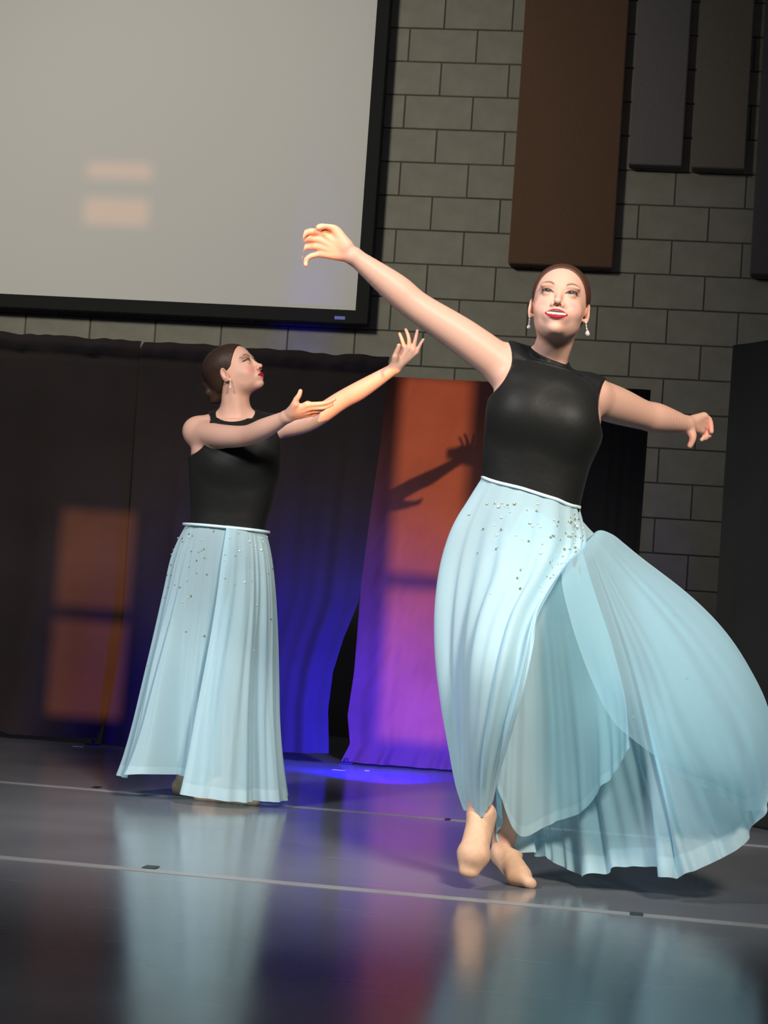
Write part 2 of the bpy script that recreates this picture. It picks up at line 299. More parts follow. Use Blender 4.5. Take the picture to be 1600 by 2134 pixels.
# ================================================================== sculpting: signed-distance solids meshed by surface nets
def nrm(v): v = np.asarray(v, float); return v / np.linalg.norm(v)
class Prim:
    def __init__(s, f, c, r, k, op): s.f, s.c, s.r, s.k, s.op = f, np.asarray(c, float), float(r), k, op
class Solid:
    def __init__(s): s.p = []
    def cone(s, a, b, ra, rb, k=0.015, op='add'):
        a, b = np.asarray(a, float), np.asarray(b, float); ba = b - a; l2 = ba @ ba
        if l2 < 1e-10: return s.ball(a, ra, k, op)
        def f(P):
            h = np.clip((P - a) @ ba / l2, 0, 1); return np.linalg.norm(P - a - h[:, None] * ba, axis=1) - (ra + (rb - ra) * h)
        s.p.append(Prim(f, (a + b) / 2, np.sqrt(l2) / 2 + max(ra, rb), k, op)); return s
    def chain(s, pts, rad, k=0.015, op='add', sub=5):
        Q = np.c_[np.asarray(pts, float), np.asarray(rad, float)]; Q = catmull(Q, (len(Q) - 1) * sub + 1) if sub > 1 else Q
        p, r = Q[:, :3], Q[:, 3]; ba = p[1:] - p[:-1]; l2 = (ba ** 2).sum(1); mid = (p[1:] + p[:-1]) / 2; rr_ = np.sqrt(l2) / 2 + np.maximum(r[1:], r[:-1])
        def f(P):
            c0 = P.mean(0); R0 = np.linalg.norm(P - c0, axis=1).max(); d = np.full(len(P), 9.0); dm = np.linalg.norm(mid - c0, axis=1) - rr_
            for i in np.nonzero(dm < max(dm.min() + 2 * R0 + .02, 0))[0]:
                q = P - p[i]; h = np.clip(q @ ba[i] / l2[i], 0, 1); q = q - h[:, None] * ba[i]
                d = np.minimum(d, np.sqrt((q * q).sum(1)) - (r[i] + (r[i + 1] - r[i]) * h))
            return d
        c = (p.min(0) + p.max(0)) / 2; s.p.append(Prim(f, c, np.linalg.norm(p - c, axis=1).max() + r.max(), k, op)); return s
    def multi(s, segs, k=0.012, kin=0.006):
        def f(P):
            d = None
            for a, b, ra, rb in segs:
                ba = b - a; h = np.clip((P - a) @ ba / (ba @ ba), 0, 1); e = np.linalg.norm(P - a - h[:, None] * ba, axis=1) - (ra + (rb - ra) * h)
                if d is None: d = e
                else: h = np.clip(0.5 + 0.5 * (d - e) / kin, 0, 1); d = d * (1 - h) + e * h - 0.35 * kin * h * (1 - h)
            return d
        A = np.array([q[0] for q in segs] + [q[1] for q in segs]); c = A.mean(0); s.p.append(Prim(f, c, np.linalg.norm(A - c, axis=1).max() + .03, k, 'add')); return s
    def ball(s, c, r, k=0.015, op='add'):
        c = np.asarray(c, float); s.p.append(Prim(lambda P: np.linalg.norm(P - c, axis=1) - r, c, r, k, op)); return s
    def ell(s, c, rad, axes=None, k=0.015, op='add'):
        c = np.asarray(c, float); rad = np.asarray(rad, float); A = np.eye(3) if axes is None else np.asarray(axes, float)   # rows: axes
        def f(P):
            q = (P - c) @ A.T; k0 = np.linalg.norm(q / rad, axis=1); k1 = np.linalg.norm(q / rad ** 2, axis=1) + 1e-9; return k0 * (k0 - 1.0) / k1
        s.p.append(Prim(f, c, rad.max(), k, op)); return s
    def fn(s, f, c, r, k=0.015, op='add'): s.p.append(Prim(f, c, r, k, op)); return s
    def ev(s, P, bc=None, br=None):
        d = np.full(len(P), 9.0)
        for q in s.p:
            if bc is not None and np.linalg.norm(bc - q.c) > br + q.r + 0.06 + 2 * q.k and q.op != 'clip': continue
            e = q.f(P); k = q.k
            if q.op == 'add':
                h = np.clip(0.5 + 0.5 * (d - e) / k, 0, 1); d = d * (1 - h) + e * h - k * h * (1 - h)
            elif q.op == 'sub':
                e = -e; h = np.clip(0.5 - 0.5 * (d - e) / k, 0, 1); d = d * (1 - h) + e * h + k * h * (1 - h)
            else:
                h = np.clip(0.5 - 0.5 * (d - e) / k, 0, 1); d = d * (1 - h) + e * h + k * h * (1 - h)
        return d
def surface(fields, lo, hi, vox, N=16, skip=None):
    """fields: callable ev(P, centre, radius).  Sparse surface nets -> verts, quads"""
    lo = np.asarray(lo, float); hi = np.asarray(hi, float); S = vox * N
    nb = np.ceil((hi - lo) / S).astype(int)
    I = np.stack(np.meshgrid(*[np.arange(n) for n in nb], indexing='ij'), -1).reshape(-1, 3)
    ctr = lo + (I + 0.5) * S; br = S * 0.8661
    d = np.concatenate([fields(c, None, None) for c in np.array_split(ctr, max(1, len(ctr) // 20000))])
    I = I[np.abs(d) < br * 1.12 + 0.004]
    if skip is not None: I = I[~skip(lo + (I + 0.5) * S, br)]
    g = np.stack(np.meshgrid(*[np.arange(N + 1)] * 3, indexing='ij'), -1).reshape(-1, 3) * vox
    V = np.empty((len(I), N + 1, N + 1, N + 1), np.float32); keep = np.zeros(len(I), bool)
    for n, b in enumerate(I):
        o = lo + b * S; e = fields(o + g, o + S / 2, br); V[n] = e.reshape(N + 1, N + 1, N + 1); keep[n] = (e.min() < 0) and (e.max() > 0)
    # blocks next to a face crossing need no extra samples: crossings on shared planes are seen by both blocks
    I, V = I[keep], V[keep]; sg = V < 0; G = nb * N + 2; stride = np.array([G[1] * G[2], G[2], 1], dtype=np.int64)
    nbk = len(I); cnt = np.zeros((nbk, N, N, N), np.float32); acc = np.zeros((nbk, N, N, N, 3), np.float32)
    sl = lambda o: slice(o, o + N)
    for ax in range(3):
        o1, o2 = [a for a in range(3) if a != ax]
        for u in (0, 1):
            for v in (0, 1):
                oa = [0, 0, 0]; oa[o1] = u; oa[o2] = v; ob = list(oa); ob[ax] = 1
                a = V[:, sl(oa[0]), sl(oa[1]), sl(oa[2])]; b = V[:, sl(ob[0]), sl(ob[1]), sl(ob[2])]
                x = (a < 0) != (b < 0); t = np.where(x, a / np.where(x, a - b, 1), 0)
                cnt += x
                for c in range(3): acc[..., c] += np.where(x, oa[c] + (t if c == ax else 0), 0)
    act = cnt > 0; bi, ci, cj, ck = np.nonzero(act)
    cell = I[bi] * N + np.stack([ci, cj, ck], 1); ids = cell @ stride
    verts = lo + (cell + acc[act] / cnt[act][:, None]) * vox
    order = np.argsort(ids); sid = ids[order]
    faces = []
    for ax in range(3):
        o1, o2 = (ax + 1) % 3, (ax + 2) % 3
        oa = [0, 0, 0]; ob = [0, 0, 0]; ob[ax] = 1
        a = sg[:, sl(0), sl(0), sl(0)]; b = sg[:, sl(ob[0]), sl(ob[1]), sl(ob[2])]
        bi, ci, cj, ck = np.nonzero(a != b); c0 = I[bi] * N + np.stack([ci, cj, ck], 1)
        flip = a[bi, ci, cj, ck]
        e1 = np.zeros(3, int); e1[o1] = 1; e2 = np.zeros(3, int); e2[o2] = 1
        q = np.stack([(c0) @ stride, (c0 - e1) @ stride, (c0 - e1 - e2) @ stride, (c0 - e2) @ stride], 1)
        p = np.searchsorted(sid, q); p = np.clip(p, 0, len(sid) - 1); ok = (sid[p] == q).all(1)
        f = order[p[ok]]; fl = flip[ok]; f[~fl] = f[~fl][:, ::-1]; faces.append(f)
    return verts, np.concatenate(faces)

class Torso:
    """stack of cross-sections; rows = (left point, right point, depth to front, depth to back)"""
    def __init__(s, rows, fwd):
        L = np.array([r[0] for r in rows]); R_ = np.array([r[1] for r in rows])
        r = nrm((R_ - L).mean(0)); fwd = nrm(fwd - (np.asarray(fwd) @ r) * r); n = np.cross(r, -np.asarray(fwd)); n = n if n[2] > 0 else -n
        s.r, s.f, s.n = r, fwd, n; z = ((L + R_) / 2) @ n; o = np.argsort(z)
        s.z = z[o]; s.xl = (L @ r)[o]; s.xr = (R_ @ r)[o]; s.y0 = (((L + R_) / 2) @ fwd)[o]
        s.df = np.array([q[2] for q in rows])[o]; s.db = np.array([q[3] for q in rows])[o]
        zz = np.linspace(s.z[0], s.z[-1], 120); ker = np.hanning(13); ker /= ker.sum()
        sm = lambda a: np.convolve(np.pad(np.interp(zz, s.z, a), 6, mode='reflect', reflect_type='odd'), ker, 'valid')
        s.xl, s.xr, s.y0, s.df, s.db = map(sm, (s.xl, s.xr, s.y0, s.df, s.db)); s.z = zz
    def __call__(s, P):
        z = P @ s.n; g = lambda a: np.interp(z, s.z, a)
        xl, xr, y0, df, db = map(g, (s.xl, s.xr, s.y0, s.df, s.db)); w_ = (xr - xl) / 2; a = (P @ s.r - (xl + xr) / 2) / w_
        q = P @ s.f - y0; dd = np.where(q > 0, df, db); b = q / dd
        e = ((np.abs(a) ** 2.4 + np.abs(b) ** 2.4) ** (1 / 2.4) - 1) * np.minimum(w_, dd) * 0.85
        return np.maximum(e, np.maximum(s.z[0] - z, z - s.z[-1]))
    def bound(s): return s.r * (s.xl.mean() + s.xr.mean()) / 2 + s.f * s.y0.mean() + s.n * s.z.mean(), (s.z[-1] - s.z[0]) / 2 + 0.22

# ------------------------------------------------------------------ head in its own frame: x subject's left, y forward, z up, origin mid-head at eye level
def head_solid(S, smile):
    e = lambda c, r, k=.012, op='add', ax=None: S.ell(c, r, ax, k, op)
    e((0, -.010, .030), (.0725, .094, .0765)); e((0, .016, -.034), (.0630, .0690, .0700), .03)
    e((0, .032, -.070), (.0480, .0475, .0385), .025); e((0, .068, -.098), (.018, .019, .0150), .018)
    for s in (-1, 1):
        e((s * .034, .053, -.036), (.0250, .0225, .0250), .022)                      # cheek
        e((s * .026, .073, .020), (.026, .0100, .0080), .014)                         # brow
        if smile: e((s * .037, .060, -.042), (.018, .0155, .016), .016)               # raised cheek
        e((s * .0305, .1005, .0005), (.0185, .0135, .0115), .010, 'sub')              # eye socket
        S.ball((s * .0305, .0735, .0), .0124, .006)                                # eyeball under the lids
        S.ell((s * .0305, .0745, .0055), (.0160, .0125, .0045), None, .003)            # upper lid
        # ear
        A = np.array([[math.cos(.35) * s, -math.sin(.35), 0], [math.sin(.35) * s, math.cos(.35), 0], [0, 0, 1]])
        e((s * .0735, -.010, -.014), (.0058, .0165, .0285), .004, 'add', A)
        e((s * .0790, -.006, -.009), (.0050, .0095, .0165), .003, 'sub', A)
        S.ball((s * .0705, -.002, -.0375), .0065, .005)
    S.cone((0, .080, .004), (0, .0980, -.028), .0065, .0076, .012)
    S.ball((0, .1020, -.0325), .0086, .008)
    for s in (-1, 1):
        S.ball((s * .0118, .0930, -.0390), .0066, .006); S.ball((s * .0064, .1005, -.0440), .0040, .002, 'sub')
    if smile:
        e((0, .076, -.064), (.032, .020, .020), .014)
        for t in np.linspace(-1, 1, 11):
            x = t * .0290; y = .0960 - .0145 * t * t
            S.ball((x, y, -.0568 - .0055 * t * t), .0042 - .0016 * abs(t), .004)
            S.ball((x * .94, y - .0020, -.0755 + .0115 * t * t), .0052 - .0024 * abs(t), .004)
        e((0, .0945, -.0648), (.0255, .0080, .0050), .002, 'sub')
        e((0, .0855, -.0628), (.0255, .0075, .0060), .001)
    else:
        e((0, .078, -.067), (.026, .018, .020), .012)
        for t in np.linspace(-1, 1, 9):
            x = t * .0225; y = .0960 - .011 * t * t
            S.ball((x, y, -.0635 - .0012 * t * t), .0040 - .0018 * abs(t), .004); S.ball((x * .88, y - .001, -.0735 + .0075 * t * t), .0052 - .0024 * abs(t), .004)
        S.cone((-.022, .0905, -.0685), (0, .1030, -.0680), .0007, .0012, .002, 'sub'); S.cone((0, .1030, -.0680), (.022, .0905, -.0685), .0012, .0007, .002, 'sub')
def mixc(c, new, m): return c * (1 - m[:, None]) + np.asarray(new) * m[:, None]
def sst(a, b, x): t = np.clip((x - a) / (b - a), 0, 1); return t * t * (3 - 2 * t)
SKIN = np.array((0.60, 0.365, 0.280))
def face_paint(q, c, smile, gaze):
    x, y, z = q[:, 0], q[:, 1], q[:, 2]; ax = np.abs(x); front = sst(.045, .06, y)
    for s in (-1, 1):
        c = mixc(c, (0.68, 0.22, 0.20), 0.6 * np.exp(-(((x - s * .040) / .016) ** 2 + ((z + .036) / .014) ** 2)) * front)         # blush
        ex = (x - s * .0305) * s; ez = z - .0005
        c = mixc(c, (0.27, 0.12, 0.085), 0.85 * np.exp(-(((ex - .003) / .019) ** 2 + ((ez - .0095) / .0085) ** 2)) * front)          # brown eye make-up on the lid
        up_ = .0050 * (1 - (ex / .0165) ** 2) + 0.0022 * ex / .0165; dn = -.0030 * (1 - (ex / .0165) ** 2) + 0.0016 * ex / .0165
        inside = sst(-.0006, .0006, np.minimum(up_ - ez, ez - dn)) * (np.abs(ex) < .0165) * front
        line = np.exp(-((ez - up_ - .0004) / .0020) ** 2) * sst(.0180, .0150, np.abs(ex)) * front
        low = 0.35 * np.exp(-((ez - dn) / .0012) ** 2) * sst(-.006, .006, ex) * sst(.0175, .0150, np.abs(ex)) * front
        c = mixc(c, (0.17, 0.14, 0.135), inside)
        r = np.hypot(ex * s - gaze[0], ez - gaze[1])
        c = mixc(c, (0.010, 0.004, 0.003), inside * sst(.0074, .0064, r)); c = mixc(c, (0.012, 0.01, 0.01), inside * sst(.0038, .0028, r))
        c = mixc(c, (0.7, 0.7, 0.7), inside * sst(.0011, .0006, np.hypot(ex * s - gaze[0] - .0018, ez - gaze[1] - .0022)))  # catchlight painted into the eye colour
        c = mixc(c, (0.006, 0.003, 0.003), np.maximum(line, low))
        wing = np.exp(-(((ex - .0185) / .0035) ** 2 + ((ez - .0035) / .0016) ** 2)); c = mixc(c, (0.03, 0.02, 0.02), 0.35 * wing * front)
        bz = (.0215 if smile else .0190) + .0055 * (1 - ((ex - .004) / .016) ** 2); bw = .0030 * sst(.0245, .008, ex) + .0006
        c = mixc(c, (0.10, 0.05, 0.033), 0.9 * np.exp(-((ez - bz) / bw) ** 2) * sst(-.018, -.012, ex) * sst(.024, .020, ex) * front)
    c = mixc(c, (0.25, 0.09, 0.07), sst(.0068, .0045, np.minimum(np.linalg.norm(q - [.0064, .1005, -.0440], axis=1), np.linalg.norm(q - [-.0064, .1005, -.0440], axis=1))))  # shade around the nostrils, painted into the skin colour
    lipc = np.array((0.33, 0.007, 0.024))
    if smile:
        t = x / .0305; top = -.0535 - .0012 * np.exp(-(x / .0035) ** 2) - .0095 * t * t; bot = -.0805 + .0160 * t * t
        lip = sst(-.0010, .0010, np.minimum(top - z, z - bot)) * sst(1.03, .97, np.abs(t)) * sst(.064, .070, y)
        c = mixc(c, lipc, lip)
        ti = x / .0265; mt = -.0592 - .0030 * ti * ti; mb = -.0706 + .0076 * ti * ti
        hole = sst(-.0006, .0006, np.minimum(mt - z, z - mb)) * (np.abs(ti) < 1) * sst(.064, .070, y)
        c = mixc(c, (0.05, 0.010, 0.010), hole)
        th = hole * sst(-.0003, .0003, z - (-.0672 + .0030 * ti * ti)) * sst(1.0, .93, np.abs(ti))
        c = mixc(c, np.array((0.74, 0.67, 0.60)), th * (1 - 0.30 * np.exp(-((((np.abs(x) + .0022) % .0048) - .0024) / .0005) ** 2)))
    else:
        t = x / .0235; top = -.0585 - .0016 * np.exp(-(x / .003) ** 2) - .0080 * t * t; bot = -.0790 + .0095 * t * t
        lip = sst(-.0007, .0007, np.minimum(top - z, z - bot)) * (np.abs(t) < 1) * sst(.066, .072, y)
        c = mixc(c, lipc, lip); c = mixc(c, (0.16, 0.005, 0.012), 0.8 * lip * np.exp(-((z + .0683) / .0010) ** 2))
    ear = sst(.060, .068, ax) * sst(.03, .01, y) * sst(-.045, -.035, z) * sst(.03, .02, z)
    c = mixc(c, (0.74, 0.38, 0.28), 0.4 * ear); return c

class Frame:
    def __init__(s, origin, fwd, upv, scale=1.0):
        s.o = np.asarray(origin, float); s.F = nrm(fwd); u = np.asarray(upv, float); u = nrm(u - (u @ s.F) * s.F); s.U = u; s.X = np.cross(u, s.F) * 1.0; s.s = scale
        # facing the camera (-y) the subject's left is +x
        s.A = np.stack([s.X, s.F, s.U])
    low, high = 1.0, 1.0                        # individual proportions below the nose and above the brow
    def loc(s, P):
        q = (P - s.o) @ s.A.T / s.s; z = q[:, 2]; q[:, 2] = np.where(z < -.022, -.022 + (z + .022) / s.low, np.where(z > .02, .02 + (z - .02) / s.high, z)); return q
    def w(s, q):
        q = np.array(q, float); z = q[2]; q[2] = -.022 + (z + .022) * s.low if z < -.022 else (.02 + (z - .02) * s.high if z > .02 else z); return s.o + (q * s.s) @ s.A
def finger(S, pts, r0, r1, k=.006):
    n = len(pts); S.chain(pts, list(np.linspace(r0, r1, n)), k, 'add', 2)

def make_person(name, label, D):
    """D holds the pose: world joints, torso rows, head frame and clothing cuts"""
    root = empty(name, D['base']); tag(root, label, 'person', 'dancers on the stage')
    hf = D['head']; H = Solid(); head_solid(H, D['smile'])
    def head_ev(P, bc=None, br=None):
        q = hf.loc(P); return (H.ev(q) if bc is None else H.ev(q, hf.loc(bc[None])[0], br / hf.s * 1.2)) * hf.s * .9
    T = Torso(D['torso'], D['fwd']); tc_, tr_ = T.bound()
    B = Solid(); B.fn(T, tc_, tr_, .02); D['flesh'](B, T)
    LIMB = Solid(); D['limbs'](LIMB)
    neck = Solid(); D['neck'](neck); STUB = Solid(); D['stubs'](STUB); D['neck'](STUB)
    def torso_ev(P, bc=None, br=None): return B.ev(P, bc, br)
    def smin(a, b, k): h = np.clip(.5 + .5 * (a - b) / k, 0, 1); return a * (1 - h) + b * h - k * h * (1 - h)
    def body_ev(P, bc=None, br=None):
        d = B.ev(P, bc, br); d = smin(d, LIMB.ev(P, bc, br), D.get('kl', .02)); nk = neck.ev(P, bc, br); d = smin(d, nk, .03)
        m = np.linalg.norm(P - hf.o, axis=1).min() if bc is not None else 0
        if m < .35: d = smin(d, head_ev(P, bc, br), .018)
        return d
    lo, hi = D['lo'], D['hi']; zc = D['zcut'](hf)          # plane through the neck: finer mesh above it
    v1, f1 = surface(body_ev, lo, hi, D.get('vox', .0032), skip=lambda c, r: (((c - hf.o) @ hf.U) > zc + .01 + r) & (np.linalg.norm(c - hf.o, axis=1) < .15))
    above = lambda V, e: ((V - hf.o) @ hf.U) > zc + e
    k1 = ~above(v1, 0.004)[f1].all(1) if True else None
    near = np.linalg.norm(v1 - hf.o, axis=1) < .19
    k1 = ~((above(v1, 0.0045) & near)[f1].all(1)); f1 = f1[k1]
    v2, f2 = surface(body_ev, hf.o - .20, hf.o + .20, .00125)
    f2 = f2[(above(v2, 0.0) & (np.linalg.norm(v2 - hf.o, axis=1) < .19))[f2].all(1)]
    V = np.r_[v1, v2]; F = np.r_[f1, f2 + len(v1)]
    used = np.unique(F); re = -np.ones(len(V), int); re[used] = np.arange(len(used)); V = V[used]; F = re[F]
    c = np.tile(SKIN, (len(V), 1)); q = hf.loc(V); nearh = np.linalg.norm(q, axis=1) < .16
    c[nearh] = face_paint(q[nearh], c[nearh], D['smile'], D['gaze'])
    for p, r in D.get('rosy', []): c = mixc(c, (0.70, 0.27, 0.22), 0.75 * np.exp(-(np.linalg.norm(V - p, axis=1) / r) ** 2))
    body = mesh_obj('body', V, F, M_skin, root, True, c)
    # leotard: shell over the torso, cut at neckline, armholes and leg line
    def leo_ev(P, bc=None, br=None):
        d = smin(B.ev(P, bc, br), STUB.ev(P, bc, br), D.get('kl', .02)) - .0060
        for cut in D['cuts']: e = cut(P); h = np.clip(.5 - .5 * (d - e) / .006, 0, 1); d = d * (1 - h) + e * h + .006 * h * (1 - h)
        return d
    V, F = surface(leo_ev, D['llo'], D['lhi'], .0030)
    lt = mesh_obj('leotard', V, F, M_leo, root); lt['label'] = 'sleeveless black leotard top'
    # hair
    Hs = Solid(); D['hair'](Hs, hf)
    def hair_ev(P, bc=None, br=None): return Hs.ev(hf.loc(P)) * hf.s
    V, F = surface(hair_ev, hf.o - .22, hf.o + .22, .0024)
    q = hf.loc(V); st = np.sin(q[:, 0] * 900 + 4 * np.sin(q[:, 1] * 60)) * .5 + .5
    c = np.array(D['haircol'])[None] * (0.9 + 0.2 * st[:, None])
    hair = mesh_obj('hair', V, F, M_hair, root, True, c); hair['label'] = 'brown hair slicked back into a bun'
    return root, body, T
M_skin = painted('skin', 0.46, 0.06, 0.22)
M_hair = painted('hair_brown', 0.5, 0, 0.3, (90, 0.3, 0.003))
M_leo = mat('black_stretch_fabric', (0.009, 0.010, 0.0095), 0.5, 0.16, None, (14, 0.22, 0.012), sheen=0.02)
M_shoe = mat('tan_canvas_shoe', (0.66, 0.42, 0.28), 0.6, 0.3, (60, 0.08), (120, 0.3, 0.001))

# ================================================================== the two dancers
VIEW = CR[:, 1]
def cyl_cut(c, r):                       # round armhole, bored along the viewing direction
    c = np.asarray(c, float); ax = nrm(np.array([0.0, 1.0, 0.0]))
    def f(P): q = P - c; q = q - (q @ ax)[:, None] * ax; return r - np.linalg.norm(q, axis=1)
    return f
def plane_cut(c, n):
    c = np.asarray(c, float); n = nrm(n); return lambda P: (P - c) @ n
def ball_cut(c, r):
    c = np.asarray(c, float); return lambda P: r - np.linalg.norm(P - c, axis=1)
def hair_solid(S, bun, lift=0.0):
    S.ell((0, -.0125, .032), (.0775, .0985, .0815), None, .012)
    S.ell((0, -.040, -.015), (.062, .062, .060), None, .02)
    n = nrm((0, -.865, .502)); c = np.array((0, .068, .080 + lift))
    S.fn(lambda P: -((P - c) @ n + 3.2 * P[:, 0] ** 2 * (P[:, 2] > .02) * (P[:, 2] - .02) * 4), (0, 0, 0), 1, .004, 'clip')
    S.fn(lambda P: -(P[:, 2] + .012 - .62 * P[:, 1]), (0, 0, 0), 1, .006, 'clip')
    for s in (-1, 1): S.ell((s * .078, -.010, -.018), (.012, .0165, .027), None, .004, 'sub')
    bc, br_ = bun; S.ell(bc, br_, None, .012)
    bc = np.array(bc); br_ = np.array(br_)
    for a in np.linspace(0, 2 * np.pi, 7)[:-1]:
        p = bc + np.array((br_[0] * .75 * math.cos(a), -br_[1] * .45, br_[2] * .75 * math.sin(a))); S.ball(p, .013, .012)
def shoe_mesh(name, parent, heel, ball, toe, upv, lo_pad=.08, k=1.0, ankle=None):
    S = Solid(); heel, ball, toe = map(lambda a: np.asarray(a, float), (heel, ball, toe)); d = nrm(toe - heel); side = nrm(np.cross(d, upv)); u = nrm(np.cross(side, d))
    S.cone(heel + u * .028, ball + u * .024, .030 * k, .031 * k, .02)
    for s in (-1, 1): S.cone(ball + side * s * .014 * k + u * .018, toe + side * s * .008 * k + u * .012 - d * .016, .022 * k, .0145 * k, .015)
    S.cone(heel + u * .03, heel + u * .055 + d * .02, .029, .027, .02)
    if ankle is not None: S.cone(heel + u * .05 + d * .03, np.asarray(ankle), .030, .030, .02); S.cone(ankle, ball + u * .028, .030, .024, .02)
    if ankle is not None:
        a = np.asarray(ankle) + u * .012 - d * .012; n = nrm(u - .25 * d); S.fn(lambda P: (P - a) @ n, a, 1, .004, 'clip')
    pts = np.array([heel, ball, toe]); V, F = surface(S.ev, pts.min(0) - lo_pad, pts.max(0) + lo_pad, .003)
    o = mesh_obj(name, V, F, M_shoe, parent); o['label'] = 'tan ballet slipper'; return o

# ------------------------------------------------------------------ rear dancer, both arms raised towards the side
YR = -4.30
def A_(u, v, d=0.0): return PX(u, v, YR + d)
sA = 1.02
FA = nrm((.86, -.20, .50)); fr = Frame((0, 0, 0), FA, (-.3, -.02, 1), sA); fr.low, fr.high = .86, .92
ye = YR + sA * (-.0305 * fr.X[1] + .083 * fr.F[1])
fr.o = PX(518.5, 751, ye) - sA * (np.array((-.0305, .083, 0)) @ fr.A)
armR = [A_(412, 902, .0), A_(462, 909, -.13), A_(512, 908, -.23), A_(552, 892, -.31), A_(598, 868, -.38)]
armL = [A_(560, 893, .02), A_(640, 878, .0), A_(712, 834, -.03), A_(752, 812, -.05), A_(822, 768, -.07)]
def limbs_a(S):
    S.chain(armR, [.047, .0425, .0365, .0350, .0215], .02, 'add', 8); S.ball(A_(409, 897, .0), .050, .02)
    S.chain(armL, [.043, .0385, .0340, .0335, .0205], .02, 'add', 8)
    # viewer's-left hand: palm up, thumb raised, fingers reaching to the side
    wq = armR[-1]; h = lambda u, v, d: A_(u, v, d)
    kn = [h(641, 843, -.43), h(643, 850, -.42), h(643, 857, -.405), h(640, 863, -.39)]
    S.multi([(wq, k_, .019, r) for k_, r in zip(kn, (.0125, .0125, .012, .0115))], .014)
    S.cone(h(606, 858, -.40), h(616, 842, -.43), .018, .0125, .012)
    finger(S, [h(612, 846, -.42), h(617, 833, -.435), h(623, 824, -.44), h(626, 815, -.44)], .0115, .0075)
    finger(S, [kn[0], h(662, 842, -.44), h(681, 839, -.44), h(697, 832, -.435)], .0092, .0062)
    finger(S, [kn[1], h(662, 850, -.43), h(677, 849, -.43), h(692, 843, -.43)], .0092, .0062)
    finger(S, [kn[2], h(658, 857, -.40), h(670, 854, -.40), h(680, 848, -.40)], .0088, .0060)
    finger(S, [kn[3], h(652, 864, -.38), h(661, 861, -.38), h(668, 855, -.38)], .0080, .0056)
    # viewer's-right hand, fingers spread
    wq = A_(825, 766, -.07); d = -.08
    kn = [A_(843, 726, d), A_(852, 727, d - .004), A_(861, 729, d), A_(867, 733, d + .006)]
    S.multi([(wq, k_, .018, r) for k_, r in zip(kn, (.0115, .0115, .011, .0105))], .014)
    S.cone(A_(822, 760, d), A_(823, 744, d - .02), .014, .0115, .012)
    finger(S, [A_(823, 750, d - .01), A_(825, 737, d - .02), A_(829, 728, d - .025), A_(831, 720, d - .028)], .0110, .0078)
    finger(S, [kn[0], A_(839.5, 714, d - .006), A_(836, 704, d - .008), A_(832.5, 695.5, d)], .0082, .0056)
    finger(S, [kn[1], A_(852.5, 711, d - .01), A_(850, 698, d - .01), A_(845.5, 687, d)], .0084, .0056)
    finger(S, [kn[2], A_(864, 714, d - .006), A_(867, 701, d - .008), A_(869.5, 689, d)], .0082, .0056)
    finger(S, [kn[3], A_(873, 723, d + .004), A_(877, 715, d + .004), A_(882, 707.5, d + .01)], .0075, .0052)
    # legs
    S.chain([A_(510, 1215, -.01), A_(507, 1330, -.03), A_(500, 1430, -.035), A_(492, 1500, -.01), A_(478, 1612, .0)], [.080, .066, .048, .050, .032], .03)
    S.chain([A_(430, 1210, .02), A_(428, 1330, .04), A_(420, 1430, .05), A_(412, 1500, .07), A_(392, 1612, .09)], [.080, .066, .048, .050, .032], .03)
def flesh_a(B, T):
    nb = A_(490, 868, .03)
    B.cone(nb, A_(420, 893, .015), .040, .043, .03); B.cone(nb, A_(556, 888, .03), .040, .040, .03)
    B.ell(A_(490, 968, -.060), (.092, .048, .058), None, .05)
def neck_a(S):
    S.cone(A_(490, 872, .02), fr.w((0, -.022, -.070)), .055, .050, .02); S.cone(A_(497, 872, -.02), fr.w((-.038, -.005, -.050)), .010, .013, .02)
torso_a = [(A_(440, 880), A_(540, 878), .055, .06), (A_(412, 892), A_(565, 886), .072, .08), (A_(402, 915), A_(577, 910), .086, .088), (A_(399, 948), A_(580, 938), .096, .09),
           (A_(402, 985), A_(574, 978), .100, .088), (A_(404, 1030), A_(564, 1030), .090, .080), (A_(406, 1066), A_(553, 1074), .080, .075), (A_(400, 1095), A_(544, 1107), .078, .074),
           (A_(394, 1150), A_(546, 1160), .080, .083), (A_(386, 1205), A_(553, 1215), .084, .095), (A_(390, 1245), A_(552, 1255), .082, .09), (A_(400, 1278), A_(546, 1286), .07, .075)]
DA = dict(llo=A_(350, 1320) * [1, 0, 1] + [0, YR - .25, 0], lhi=A_(620, 830) * [1, 0, 1] + [0, YR + .2, 0], base=(float(A_(480, 1676)[0]) , YR, 0.0), head=fr, smile=False, gaze=(.003, .0015), torso=torso_a, fwd=np.array((0.10, -1, 0.05)), flesh=flesh_a, limbs=limbs_a, stubs=lambda S: (S.cone(armR[0], A_(440, 905, -.06), .047, .044), S.cone(armL[0], armL[0] * .6 + armL[1] * .4, .043, .041)), neck=neck_a,
          lo=A_(340, 900, 0) * [1, 0, 0] + [0, YR - .62, 0.004], hi=A_(900, 670, 0) * [1, 0, 1] + [0.02, YR + .32, .02], zcut=lambda hf: -.105 * hf.s, vox=.0034,
          cuts=[ball_cut(A_(489, 846, -.02), .078), cyl_cut(A_(397, 899), .093), cyl_cut(A_(632, 892), .094), lambda P: (A_(470, 1278)[2] - P[:, 2]), plane_cut(A_(640, 900), (1, 0, 0))],
          hair=lambda S, hf: hair_solid(S, ((.0, -.096, -.030), (.036, .032, .052))), haircol=(.032, .017, .011),
          rosy=[(A_(832, 722, -.1), .012), (A_(624, 820, -.44), .015), (A_(690, 838, -.43), .02), (A_(868, 692, -.08), .012), (A_(846, 690, -.08), .012), (A_(516, 915, -.26), .02)])
pA, bodyA, TA = make_person('person', 'dancer gazing upwards with both arms raised to one side', DA)
